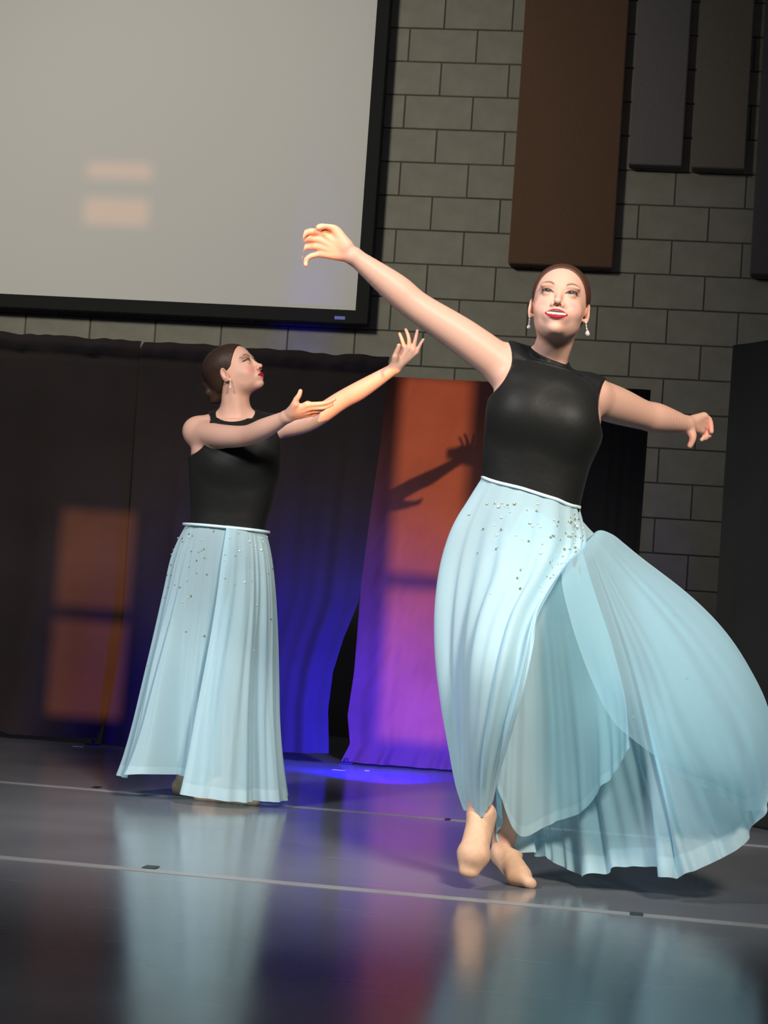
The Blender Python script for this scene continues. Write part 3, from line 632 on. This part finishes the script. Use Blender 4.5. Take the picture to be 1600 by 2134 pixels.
shoe_mesh('ballet_slipper', pA, np.array((A_(424, 1668)[0], -4.335, .0)), np.array((A_(505, 1674)[0], -4.345, .0)), np.array((A_(546, 1678)[0], -4.35, .0)), (0, 0, 1), ankle=A_(470, 1625, .0))
shoe_mesh('ballet_slipper', pA, np.array((A_(362, 1660)[0], -4.20, .0)), np.array((A_(425, 1660)[0], -4.24, .0)), np.array((A_(470, 1665)[0], -4.27, .0)), (0, 0, 1), ankle=A_(388, 1620, .09))

# ------------------------------------------------------------------ front dancer, arms flung wide, skirt flying
YQ = -5.90
def B_(u, v, d=0.0): return PX(u, v, YQ + d)
sB = 1.05
FB = nrm((.015, -.972, .235)); fb = Frame((0, 0, 0), FB, (.055, 0, 1), sB); fb.low = .96
yb = YQ - .05 + sB * .083 * fb.F[1]
fb.o = PX(1165.5, 609.5, yb) - sB * (np.array((0, .083, 0)) @ fb.A)
bR = [B_(1060, 772, .02), B_(965, 702, -.01), B_(872, 641, -.04), B_(822, 600, -.06), B_(740, 536, -.10)]
bL = [B_(1228, 826, .04), B_(1285, 845, .14), B_(1338, 864, .23), B_(1372, 872, .28), B_(1428, 884, .37)]
def limbs_b(S):
    S.chain(bR, [.056, .0505, .0425, .0415, .0240], .02, 'add', 8); S.ball(B_(1052, 768, .02), .052, .02)
    S.chain(bL, [.056, .0525, .0430, .0425, .0245], .02, 'add', 8); S.ball(B_(1232, 826, .04), .052, .02)
    h = lambda u, v, d: B_(u, v, d - .10)
    wq = h(736, 533, 0)                                         # raised hand, palm out, fingers loosely curled
    kn = [h(676, 487, -.012), h(670, 500, -.006), h(669, 514, .0), h(673, 528, .006)]
    S.multi([(wq, k_, .021, r) for k_, r in zip(kn, (.0135, .0135, .013, .0125))], .014)
    S.cone(h(722, 512, -.01), h(702, 483, -.02), .019, .013, .012)
    finger(S, [h(706, 488, -.018), h(693, 474, -.03), h(678, 470, -.038), h(664, 474, -.042)], .0125, .0085)
    finger(S, [kn[0], h(648, 482, -.02), h(633, 489, -.035), h(625, 502, -.045)], .0100, .0070)
    finger(S, [kn[1], h(640, 497, -.012), h(624, 506, -.03), h(620, 521, -.042)], .0100, .0070)
    finger(S, [kn[2], h(640, 514, -.004), h(627, 523, -.02), h(626, 537, -.034)], .0095, .0066)
    finger(S, [kn[3], h(649, 533, .004), h(638, 541, -.01), h(637, 552, -.022)], .0085, .0060)
    h = lambda u, v, d: B_(u, v, d + .38)
    wq = h(1428, 884, -.005)                                    # trailing hand, fingers drooping
    kn = [h(1466, 868, .05), h(1466, 878, .055), h(1464, 888, .055), h(1460, 897, .05)]
    S.multi([(wq, k_, .022, r) for k_, r in zip(kn, (.013, .013, .0125, .012))], .014)
    S.cone(h(1434, 894, 0), h(1442, 906, -.01), .017, .0125, .012)
    finger(S, [h(1440, 902, -.01), h(1443, 912, -.015), h(1441, 921, -.015), h(1437, 929, -.015)], .0120, .0085)
    finger(S, [kn[0], h(1477, 874, .06), h(1481, 887, .06), h(1482, 900, .055)], .0098, .0070)
    finger(S, [kn[1], h(1477, 885, .07), h(1480, 897, .07), h(1478, 908, .065)], .0098, .0070)
    finger(S, [kn[2], h(1472, 896, .07), h(1474, 906, .07), h(1470, 914, .065)], .0092, .0066)
    finger(S, [kn[3], h(1466, 904, .065), h(1466, 912, .06), h(1461, 917, .055)], .0085, .0060)
    # stepping leg swings forward, supporting leg behind
    S.chain([B_(1062, 1185, -.02), B_(1045, 1300, -.16), B_(1022, 1415, -.27), B_(1018, 1500, -.22), B_(1004, 1650, -.13), B_(994, 1700, -.13)], [.085, .070, .050, .052, .034, .030], .03)
    S.chain([B_(1150, 1200, .02), B_(1138, 1330, .05), B_(1120, 1460, .07), B_(1095, 1560, .10), B_(1052, 1740, .10), B_(1048, 1775, .09)], [.085, .070, .050, .052, .034, .031], .03)
def flesh_b(B, T):
    B.cone(B_(1118, 766, .04), B_(1064, 752, .03), .046, .049, .03); B.cone(B_(1166, 800, .04), B_(1226, 824, .05), .044, .046, .03)
    B.ell(B_(1100, 866, -.060), (.078, .056, .066), None, .05); B.ell(B_(1180, 888, -.060), (.070, .056, .064), None, .05)
def neck_b(S):
    S.cone(B_(1141, 760, .04), fb.w((0, -.020, -.070)), .052, .048, .02)
    S.cone(B_(1168, 768, -.005), fb.w((.040, .0, -.060)), .008, .010, .02); S.cone(B_(1140, 758, -.01), fb.w((-.040, .0, -.060)), .008, .010, .02)
torso_b = [(B_(1098, 752), B_(1204, 792), .055, .065), (B_(1066, 762), B_(1234, 812), .075, .085), (B_(1042, 775), B_(1250, 835), .092, .095), (B_(1028, 818), B_(1252, 878), .105, .095),
           (B_(1018, 862), B_(1246, 916), .108, .092), (B_(1015, 920), B_(1222, 966), .098, .086), (B_(1012, 965), B_(1208, 1018), .090, .084), (B_(1012, 1002), B_(1199, 1059), .088, .085),
           (B_(992, 1090), B_(1196, 1148), .088, .095), (B_(985, 1160), B_(1196, 1215), .090, .105), (B_(990, 1215), B_(1190, 1265), .088, .10), (B_(1005, 1265), B_(1178, 1310), .075, .085)]
nl = nrm(np.cross(B_(1205, 774) - B_(1056, 708), np.array((0, 1., 0)))); nl = nl if nl[2] > 0 else -nl
DB = dict(llo=B_(930, 1330) * [1, 0, 1] + [0, YQ - .25, 0], lhi=B_(1290, 690) * [1, 0, 1] + [0, YQ + .25, 0], base=(float(B_(1080, 1850)[0]), YQ, 0.0), head=fb, smile=True, gaze=(-.0005, .0012), torso=torso_b, fwd=np.array((-0.05, -1, 0.06)), flesh=flesh_b, limbs=limbs_b, stubs=lambda S: (S.cone(bR[0], bR[0] * .6 + bR[1] * .4, .056, .054), S.ball(B_(1052, 768, .02), .052), S.ball(B_(1232, 826, .04), .053), S.cone(bL[0], bL[0] * .6 + bL[1] * .4, .058, .056)), neck=neck_b,
          lo=np.array((B_(600, 1200)[0], YQ - .42, 0.03)), hi=np.array((B_(1500, 700)[0] + .05, YQ + .60, B_(1160, 530)[2] + .02)), zcut=lambda hf: -.112 * hf.s, vox=.0034,
          cuts=[plane_cut(B_(1137, 747, -.06), nl + np.array((0, -.30, 0))), cyl_cut(B_(981, 752), .1165), cyl_cut(B_(1405, 850), .206), lambda P: (B_(1085, 1290)[2] - P[:, 2])],
          hair=lambda S, hf: hair_solid(S, ((.0, -.112, .012), (.036, .030, .036)), .002), haircol=(.065, .027, .017),
          rosy=[(B_(650, 510, -.13), .06), (B_(1480, 890, .44), .025), (B_(1440, 915, .37), .02)])
pB, bodyB, TB = make_person('person', 'smiling dancer with arms flung wide and pale blue skirt flying out', DB)
# stepping foot, toes pointing down; supporting foot on half toe
shoe_mesh('ballet_slipper', pB, B_(1003, 1712, -.06), B_(985, 1790, -.165), B_(974, 1830, -.19), (0.05, -1, 0.15), k=1.22, ankle=B_(1000, 1690, -.125))
tq = B_(1104, 1848, -.05); tq[2] = 0.0; bq = B_(1072, 1842, .0); bq[2] = 0.004; hq = B_(1036, 1800, .10)
shoe_mesh('ballet_slipper', pB, hq, bq, tq, (.55, -.15, .8), ankle=B_(1050, 1775, .075))

# ================================================================== chiffon skirts
def chiffon(name, col):
    m = bpy.data.materials.new(name); m.use_nodes = True; n = m.node_tree; n.nodes.clear(); L = n.links.new
    out = n.nodes.new('ShaderNodeOutputMaterial'); at = n.nodes.new('ShaderNodeVertexColor'); at.layer_name = 'paint'
    sep = n.nodes.new('ShaderNodeSeparateColor'); L(at.outputs['Color'], sep.inputs[0])
    dif = n.nodes.new('ShaderNodeBsdfDiffuse'); dif.inputs[0].default_value = (*col, 1)
    trl = n.nodes.new('ShaderNodeBsdfTranslucent'); trl.inputs[0].default_value = (*[c ** 1.6 for c in col], 1)
    gl = n.nodes.new('ShaderNodeBsdfSheen'); gl.inputs[0].default_value = (.8, .9, 1, 1); gl.inputs['Roughness'].default_value = .35
    mx1 = n.nodes.new('ShaderNodeMixShader'); mx1.inputs[0].default_value = 0.36; L(dif.outputs[0], mx1.inputs[1]); L(trl.outputs[0], mx1.inputs[2])
    mx2 = n.nodes.new('ShaderNodeMixShader'); mx2.inputs[0].default_value = 0.08; L(mx1.outputs[0], mx2.inputs[1]); L(gl.outputs[0], mx2.inputs[2])
    tr = n.nodes.new('ShaderNodeBsdfTransparent'); tr.inputs[0].default_value = (*[c ** 0.8 for c in col], 1)
    # seen edge-on the weave closes up
    lw = n.nodes.new('ShaderNodeLayerWeight'); lw.inputs['Blend'].default_value = 0.35
    md = n.nodes.new('ShaderNodeMath'); md.operation = 'MULTIPLY_ADD'; md.use_clamp = True; md.inputs[1].default_value = 0.42; L(lw.outputs['Facing'], md.inputs[0]); L(sep.outputs[0], md.inputs[2])
    mx3 = n.nodes.new('ShaderNodeMixShader'); L(md.outputs[0], mx3.inputs[0]); L(tr.outputs[0], mx3.inputs[1]); L(mx2.outputs[0], mx3.inputs[2])
    L(mx3.outputs[0], out.inputs[0]); return m
M_chif = chiffon('pale_blue_chiffon', (0.64, 0.91, 1.0))
M_band = mat('satin_waistband', (0.62, 0.80, 0.84), 0.4, 0.4)
gem = bpy.data.materials.new('crystal_gem'); gem.use_nodes = True; gb = gem.node_tree.nodes['Principled BSDF']
gb.inputs['Base Color'].default_value = (0.75, 0.68, 0.42, 1); gb.inputs['Metallic'].default_value = 0.85; gb.inputs['Roughness'].default_value = 0.18
gem2 = bpy.data.materials.new('clear_crystal'); gem2.use_nodes = True; gb = gem2.node_tree.nodes['Principled BSDF']
gb.inputs['Base Color'].default_value = (0.86, 0.84, 0.86, 1); gb.inputs['Metallic'].default_value = 0.3; gb.inputs['Roughness'].default_value = 0.12
def gem_mesh(name, m):
    bm = bmesh.new(); r = []
    top = [bm.verts.new((0.55 * math.cos(a), 0.55 * math.sin(a), 0.55)) for a in np.arange(6) * math.pi / 3]
    mid = [bm.verts.new((math.cos(a + .52), math.sin(a + .52), 0.12)) for a in np.arange(6) * math.pi / 3]; bot = bm.verts.new((0, 0, -0.35))
    bm.faces.new(top)
    for i in range(6):
        j = (i + 1) % 6; bm.faces.new((top[i], mid[i], top[j])); bm.faces.new((mid[i], mid[j], top[j])); bm.faces.new((mid[j], mid[i], bot))
    me = bpy.data.meshes.new(name); bm.to_mesh(me); bm.free(); me.materials.append(m); return me
GEM = [gem_mesh('rhinestone', gem), gem_mesh('rhinestone_clear', gem2)]
def put_gem(parent, p, n, r, k):
    o = bpy.data.objects.new('rhinestone', GEM[k]); link(o, parent); o.location = (p - WLOC[parent.name]).tolist(); o.scale = (r, r, r)
    o.rotation_euler = Vector(n.tolist()).to_track_quat('Z', 'Y').to_euler()
def normals(G):
    du = np.gradient(G, axis=0); dv = np.gradient(G, axis=1); n = np.cross(du, dv); return n / (np.linalg.norm(n, axis=2, keepdims=True) + 1e-9)
def cols_sheet(cols, Y, n, m):
    C = np.stack([catmull(catmull_arc([PX(u, v, Y + d) for u, v, d in c], 24), n) for c in cols], 1)
    return np.swapaxes(catmull(np.swapaxes(C, 0, 1), m), 0, 1)
def catmull_arc(P, n):
    Q = catmull(np.asarray(P), 60); d = np.r_[0, np.cumsum(np.linalg.norm(np.diff(Q, axis=0), axis=1))]; q = np.linspace(0, d[-1], n)
    return np.stack([np.interp(q, d, Q[:, k]) for k in range(3)], 1)
def pleat(G, seed, f0, amp, mask=None):
    n, m, _ = G.shape; N = normals(G); s = np.linspace(0, 1, m)[None]; t = np.linspace(0, 1, n)[:, None]
    w_ = noise1(s + .03 * t * np.sin(4 * t + seed), seed, 6, f0); w_ = np.sign(w_) * np.abs(w_) ** 0.8
    w_ = w_ * amp(t) * (1 if mask is None else mask(s)); return G + N * w_[..., None]
def join(sheets):
    V = []; F = []; A = []; o = 0
    for G, a in sheets:
        n, m, _ = G.shape; V.append(G.reshape(-1, 3)); F.append(grid_faces(n, m) + o); A.append(a.reshape(-1)); o += n * m
    return np.concatenate(V), np.concatenate(F), np.concatenate(A)
def dens(n, m, base, hem=0.06, edge=None):
    t = np.linspace(0, 1, n)[:, None]; s = np.linspace(0, 1, m)[None]; a = np.full((n, m), base) + 0.16 * (t > 1 - hem)
    if edge: a = np.maximum(a, base + 0.22 * ((s > 1 - edge) if edge > 0 else (s < -edge)))
    return a
def ring(name, pts, h, parent, lab=None):
    """closed band through pts (loop), height h, with thickness"""
    P = catmull(np.r_[pts, pts[:1]], 97)[:-1]; c = P.mean(0); n = len(P); out = P - c; out[:, 2] = 0; out /= np.linalg.norm(out, axis=1, keepdims=True)
    V = []; prof = [(-.5, .0), (-.45, 1), (0, 1.25), (.45, 1), (.5, 0), (.4, -.6), (-.4, -.6)]
    for z, r in prof: V.append(P + out * r * .0028 + np.array((0, 0, z * h)))
    V = np.concatenate(V); k = len(prof); F = []
    for a in range(k):
        b2 = (a + 1) % k
        for i in range(n): j = (i + 1) % n; F.append((a * n + i, a * n + j, b2 * n + j, b2 * n + i))
    o = mesh_obj(name, V, F, M_band, parent)
    if lab: o['label'] = lab
    return o

# ---- rear dancer: long wrap skirt hanging to the floor
n, m = 150, 520
Lp = [(391, 1090), (371, 1130), (357, 1170), (345, 1230), (328, 1310), (308, 1400), (286, 1500), (267, 1570), (252, 1612)]
Rp = [(553, 1105), (561, 1140), (567, 1180), (572, 1240), (575, 1320), (576, 1410), (577, 1500), (583, 1585), (592, 1664)]
LW = catmull_arc([A_(*p) for p in Lp], n); RW = catmull_arc([A_(*p) for p in Rp], n)
t = np.linspace(0, 1, n)[:, None]; th = np.radians(np.linspace(93, -292, m))[None]; s = np.linspace(0, 1, m)[None]
C_ = (LW + RW) / 2; W_ = np.linalg.norm(RW - LW, axis=1)[:, None] / 2; U_ = (RW - LW) / np.linalg.norm(RW - LW, axis=1)[:, None]
dep = 0.102 + 0.125 * t ** 1.0
lap = 0.020 * np.clip(1 - s / 0.16, 0, 1) ** 0.5 * (0.3 + 0.7 * t) - 0.012 * np.clip((s - .9) / .1, 0, 1)
thx = th - np.radians(12) * (1 - t) * np.clip(1 - s * 2, 0, 1)
gath = noise1(th / 6.283 + .004 * np.sin(9 * t), 47, 5, 13.0)
fold = 0.013 * np.sqrt(t) * np.sign(gath) * np.abs(gath) ** .8 * (1 - .5 * t) + (0.012 * t ** .5 + 0.050 * t) * (noise1(th / 6.283 + .02 * t * np.sin(th * 2), 41, 6, 3.0) + 0.45 * noise1(th / 6.283, 44, 5, 9.0))
panel_ = 0.05 * t * np.exp(-((np.degrees(th) - 55) / 34) ** 2)                  # the front panel stands out over the leg
rad = 1 + 0 * th
G = C_[:, None, :] + U_[:, None, :] * ((W_ * np.cos(thx))[..., None]) + np.array((0, -1, 0)) * ((dep * np.sin(thx))[..., None])
dirn = U_[:, None, :] * np.cos(thx)[..., None] + np.array((0, -1, 0)) * np.sin(thx)[..., None]
off = (fold + lap + panel_) * np.clip(1.15 - np.abs(np.cos(thx)) ** 6 * .75, 0, 1)
dg_ = np.degrees(th) + 0 * t; edge_ = -243 + 14 * (1 - t)
off = off + (-0.125 * t ** 1.3) * sst(0, 1, (edge_ - dg_) / 7.0) + 0.020 * t * np.exp(-((dg_ - edge_ - 14) / 16) ** 2)
G = G + dirn * off[..., None]
G[..., 2] += 0.050 * np.exp(-((np.degrees(th) + 250) / 26) ** 2) * t ** 8 - 0.012 * t * np.sin(thx)
G[..., 2] = np.maximum(G[..., 2], 0.012)
a = dens(n, m, 0.80, 0.045) - 0.16 * np.exp(-((np.degrees(th) - 52) / 24) ** 2) * sst(.3, .45, t); a = a + 0.10 * (s < 0.012)
V, F, al = join([(G, a)])
skA = mesh_obj('skirt', V, F, M_chif, pA, True, np.stack([al, al, al], 1)); skA['label'] = 'long pale blue chiffon wrap skirt hanging in folds'
js = [int((93 - q) / 385 * (m - 1)) for q in (58, 35, 10, -15, -45, -90, -135, -165, -190, -215, -240, -268)]
ring('waistband', np.array([G[1, j] + dirn[1, j] * .011 for j in js]), .0095, skA)
N = normals(G); r = np.random.RandomState(5); cnt = 0
while cnt < 95:
    tt = r.beta(1.0, 2.2) * .62 + .025; dg = r.uniform(-15, 200); ii = int(tt * (n - 1)); jj = int((93 - dg) / 385 * (m - 1)) if dg <= 93 else int((93 - (dg - 360)) / 385 * (m - 1))
    if not 0 <= jj < m: continue
    nn = N[ii, jj]; nn = nn if nn[1] < 0 else -nn
    put_gem(skA, G[ii, jj] + nn * .0022, nn, r.choice([.0018, .0024, .0034, .0046], p=[.35, .3, .25, .10]), int(r.rand() < .35)); cnt += 1

# ---- front dancer: the same skirt flying open
front = [[(1040, 1000, .10), (990, 1045, .11), (960, 1100, .12), (940, 1175, .12), (938, 1270, .10), (940, 1370, .08), (950, 1470, .06), (958, 1560, .05), (968, 1630, .04), (985, 1672, .03)],
         [(1006, 997, .02), (975, 1045, .02), (945, 1100, .02), (924, 1175, .02), (917, 1265, .0), (920, 1365, -.02), (930, 1465, -.04), (941, 1555, -.05), (950, 1628, -.05), (968, 1684, -.05)],
         [(1012, 1000, -.055), (985, 1050, -.06), (958, 1104, -.065), (938, 1178, -.07), (928, 1268, -.09), (928, 1368, -.11), (936, 1468, -.12), (946, 1560, -.11), (955, 1634, -.09), (972, 1690, -.08)],
         [(1040, 1008, -.095), (1010, 1058, -.10), (990, 1110, -.11), (970, 1185, -.13), (955, 1275, -.16), (950, 1375, -.18), (955, 1475, -.18), (960, 1565, -.15), (966, 1640, -.12), (980, 1696, -.10)],
         [(1085, 1020, -.112), (1065, 1068, -.13), (1050, 1120, -.15), (1035, 1195, -.20), (1005, 1285, -.26), (990, 1380, -.31), (985, 1480, -.29), (982, 1570, -.24), (983, 1648, -.18), (990, 1702, -.14)],
         [(1130, 1034, -.112), (1125, 1080, -.13), (1115, 1130, -.155), (1095, 1198, -.22), (1055, 1285, -.30), (1032, 1380, -.36), (1020, 1480, -.34), (1008, 1570, -.285), (1003, 1652, -.21), (1002, 1703, -.165)],
         [(1172, 1048, -.09), (1175, 1092, -.105), (1170, 1140, -.13), (1140, 1200, -.22), (1098, 1280, -.31), (1072, 1375, -.37), (1052, 1475, -.355), (1034, 1565, -.295), (1022, 1640, -.22), (1014, 1692, -.175)],
         [(1196, 1057, -.055), (1202, 1097, -.07), (1200, 1142, -.10), (1163, 1196, -.22), (1116, 1273, -.325), (1090, 1360, -.38), (1067, 1465, -.365), (1046, 1555, -.30), (1030, 1630, -.225), (1021, 1678, -.175)],
         [(1206, 1061, .01), (1213, 1100, -.02), (1214, 1140, -.06), (1178, 1190, -.21), (1132, 1265, -.32), (1106, 1345, -.37), (1080, 1455, -.355), (1057, 1545, -.29), (1038, 1620, -.215), (1027, 1664, -.165)]]
fan = [[(1060, 1040, .09), (1050, 1200, .14), (1040, 1400, .16), (1032, 1560, .10), (1030, 1690, .04)],
       [(1080, 1040, .10), (1080, 1250, .17), (1072, 1450, .20), (1064, 1620, .14), (1060, 1768, .06)],
       [(1110, 1045, .11), (1125, 1250, .19), (1130, 1450, .23), (1130, 1640, .20), (1132, 1786, .14)],
       [(1140, 1050, .11), (1160, 1250, .20), (1180, 1450, .23), (1182, 1640, .18), (1182, 1812, .09)],
       [(1165, 1055, .11), (1195, 1250, .19), (1218, 1450, .20), (1225, 1640, .12), (1226, 1828, .03)],
       [(1185, 1062, .10), (1225, 1240, .17), (1265, 1430, .16), (1290, 1630, .08), (1300, 1806, .0)],
       [(1195, 1068, .09), (1250, 1230, .15), (1310, 1420, .12), (1355, 1620, .02), (1383, 1808, -.05)],
       [(1200, 1070, .08), (1262, 1225, .13), (1330, 1410, .08), (1375, 1620, -.04), (1400, 1829, -.12)],
       [(1204, 1075, .07), (1275, 1215, .12), (1370, 1390, .06), (1430, 1600, -.04), (1475, 1802, -.10)],
       [(1206, 1080, .06), (1295, 1200, .11), (1420, 1370, .06), (1500, 1570, .0), (1535, 1768, -.06)],
       [(1208, 1085, .05), (1310, 1180, .10), (1465, 1345, .07), (1560, 1530, .04), (1588, 1705, .0)],
       [(1206, 1150, .02), (1228, 1122, .03), (1262, 1106, .04), (1340, 1164, .06), (1440, 1241, .06), (1515, 1317, .06), (1572, 1404, .06), (1606, 1490, .06), (1620, 1610, .03)],
       [(1200, 1155, -.05), (1222, 1130, -.06), (1255, 1122, -.07), (1325, 1192, -.09), (1415, 1282, -.11), (1490, 1375, -.13), (1548, 1465, -.13), (1582, 1560, -.12), (1594, 1672, -.06)],
       [(1192, 1160, -.11), (1208, 1148, -.14), (1236, 1160, -.17), (1296, 1250, -.22), (1375, 1350, -.26), (1445, 1445, -.28), (1500, 1530, -.27), (1538, 1615, -.24), (1556, 1690, -.16)],
       [(1182, 1170, -.16), (1190, 1175, -.20), (1206, 1205, -.24), (1248, 1310, -.30), (1300, 1405, -.33), (1360, 1480, -.34), (1420, 1545, -.33), (1468, 1605, -.30), (1496, 1655, -.25)],
       [(1172, 1180, -.19), (1170, 1195, -.22), (1174, 1235, -.27), (1200, 1330, -.32), (1236, 1425, -.345), (1276, 1500, -.35), (1325, 1545, -.35), (1370, 1580, -.34), (1400, 1610, -.32)]]
inner = [[(1060, 1040, -.07), (1050, 1250, -.12), (1045, 1430, -.12), (1040, 1560, -.08), (1036, 1640, -.04)],
         [(1090, 1045, -.09), (1085, 1250, -.14), (1085, 1450, -.10), (1080, 1600, -.04), (1080, 1740, .02)],
         [(1120, 1050, -.09), (1130, 1250, -.13), (1140, 1450, -.06), (1145, 1600, .0), (1150, 1715, .03)],
         [(1150, 1052, -.08), (1170, 1250, -.10), (1190, 1440, -.03), (1205, 1590, .02), (1215, 1690, .02)],
         [(1170, 1058, -.06), (1205, 1230, -.04), (1235, 1400, .02), (1255, 1530, .0), (1262, 1630, -.03)],
         [(1190, 1064, -.02), (1230, 1210, .04), (1275, 1350, .05), (1305, 1460, .0), (1315, 1560, -.06)]]
G1 = pleat(cols_sheet(front, YQ, 150, 170), 61, 2.4, lambda t: 0.005 + 0.024 * np.sin(np.pi * np.clip(t * 1.1, 0, 1)))
G2 = pleat(cols_sheet(fan, YQ, 150, 420), 63, 6.5, lambda t: 0.008 * t + 0.034 * t ** 1.8, lambda s: 1 - .72 * sst(.66, .75, s))
G3 = pleat(cols_sheet(inner, YQ, 110, 150), 65, 3.0, lambda t: 0.012 * t)
for g in (G1, G2, G3): g[..., 2] = np.maximum(g[..., 2], 0.012)
V, F, al = join([(G1, dens(150, 170, 0.78, 0.02, 0.05)), (G2, dens(150, 420, 0.62, 0.05) - (0.30 + 0.10 * (np.linspace(0, 1, 150)[:, None] > .95)) * sst(10.4, 11.4, np.linspace(0, 15, 420)[None])), (G3, dens(110, 150, 0.74, 0.03))])
skB = mesh_obj('skirt', V, F, M_chif, pB, True, np.stack([al, al, al], 1)); skB['label'] = 'pale blue chiffon skirt swirling open to one side'
js = np.linspace(.17, .985, 13) * 169
ring('waistband', np.array([G1[0, int(j)] + np.array((0, -.003, .003)) for j in js] + [B_(1175, 1050, .105), B_(1105, 1026, .125), B_(1040, 1006, .10)]), .009, skB)
for G, lo_, hi_, num, smin_, smax_ in ((G1, .02, .36, 100, .14, .97), (G2, .1, .8, 10, .35, .7)):
    N = normals(G); n, m, _ = G.shape; cnt = 0
    while cnt < num:
        tt = lo_ + r.beta(1.0, 1.8) * (hi_ - lo_); ss = smin_ + (r.beta(1.6, 1.0) if num > 20 else r.rand()) * (smax_ - smin_); ii, jj = int(tt * (n - 1)), int(ss * (m - 1))
        nn = N[ii, jj]; nn = nn if nn[1] < 0 else -nn
        put_gem(skB, G[ii, jj] + nn * .0022, nn, r.choice([.0018, .0025, .0034, .0044], p=[.3, .3, .25, .15]), int(r.rand() < .35)); cnt += 1

# ---- drop earrings
def earring(parent, lobe, drop, r0):
    lobe, drop = np.asarray(lobe), np.asarray(drop); bm = bmesh.new()
    pts = [lobe, lobe * .72 + drop * .28, lobe * .45 + drop * .55]
    prev = None
    bmesh.ops.create_cone(bm, cap_ends=True, segments=8, radius1=.0011, radius2=.0011, depth=float(np.linalg.norm(drop - lobe)),
                          matrix=Matrix.Translation(Vector(((lobe + drop) / 2).tolist())) @ Vector((drop - lobe).tolist()).to_track_quat('Z', 'Y').to_matrix().to_4x4())
    for p, rr_ in zip(pts, (.0034, .0022, .0026)): bmesh.ops.create_icosphere(bm, subdivisions=2, radius=rr_, matrix=Matrix.Translation(Vector(p.tolist())))
    o = bm_obj('earring', bm, gem2, parent, True); o['label'] = 'sparkling drop earring'
    bm = bmesh.new(); bmesh.ops.create_icosphere(bm, subdivisions=2, radius=r0)
    for v in bm.verts:
        if v.co.z > 0: v.co.z *= 1.5; k_ = 1 - .45 * v.co.z / (1.5 * r0); v.co.x *= k_; v.co.y *= k_
    bmesh.ops.translate(bm, verts=bm.verts[:], vec=Vector(drop.tolist())); bm_obj('crystal_drop', bm, gem2, o)
def ear_at(fm, s): return fm.w((s * .0735, .002, -.043))
for fm, par, items in ((fb, pB, ((-1, .0058, .029, (-.0005, 0)), (1, .0072, .031, (.006, 0)))), (fr, pA, ((-1, .0046, .027, (.002, 0)),))):
    for s_, rr0, ln, sh in items:
        e0 = ear_at(fm, s_); earring(par, e0, e0 + np.array((sh[0], -.004, -ln)), rr0)
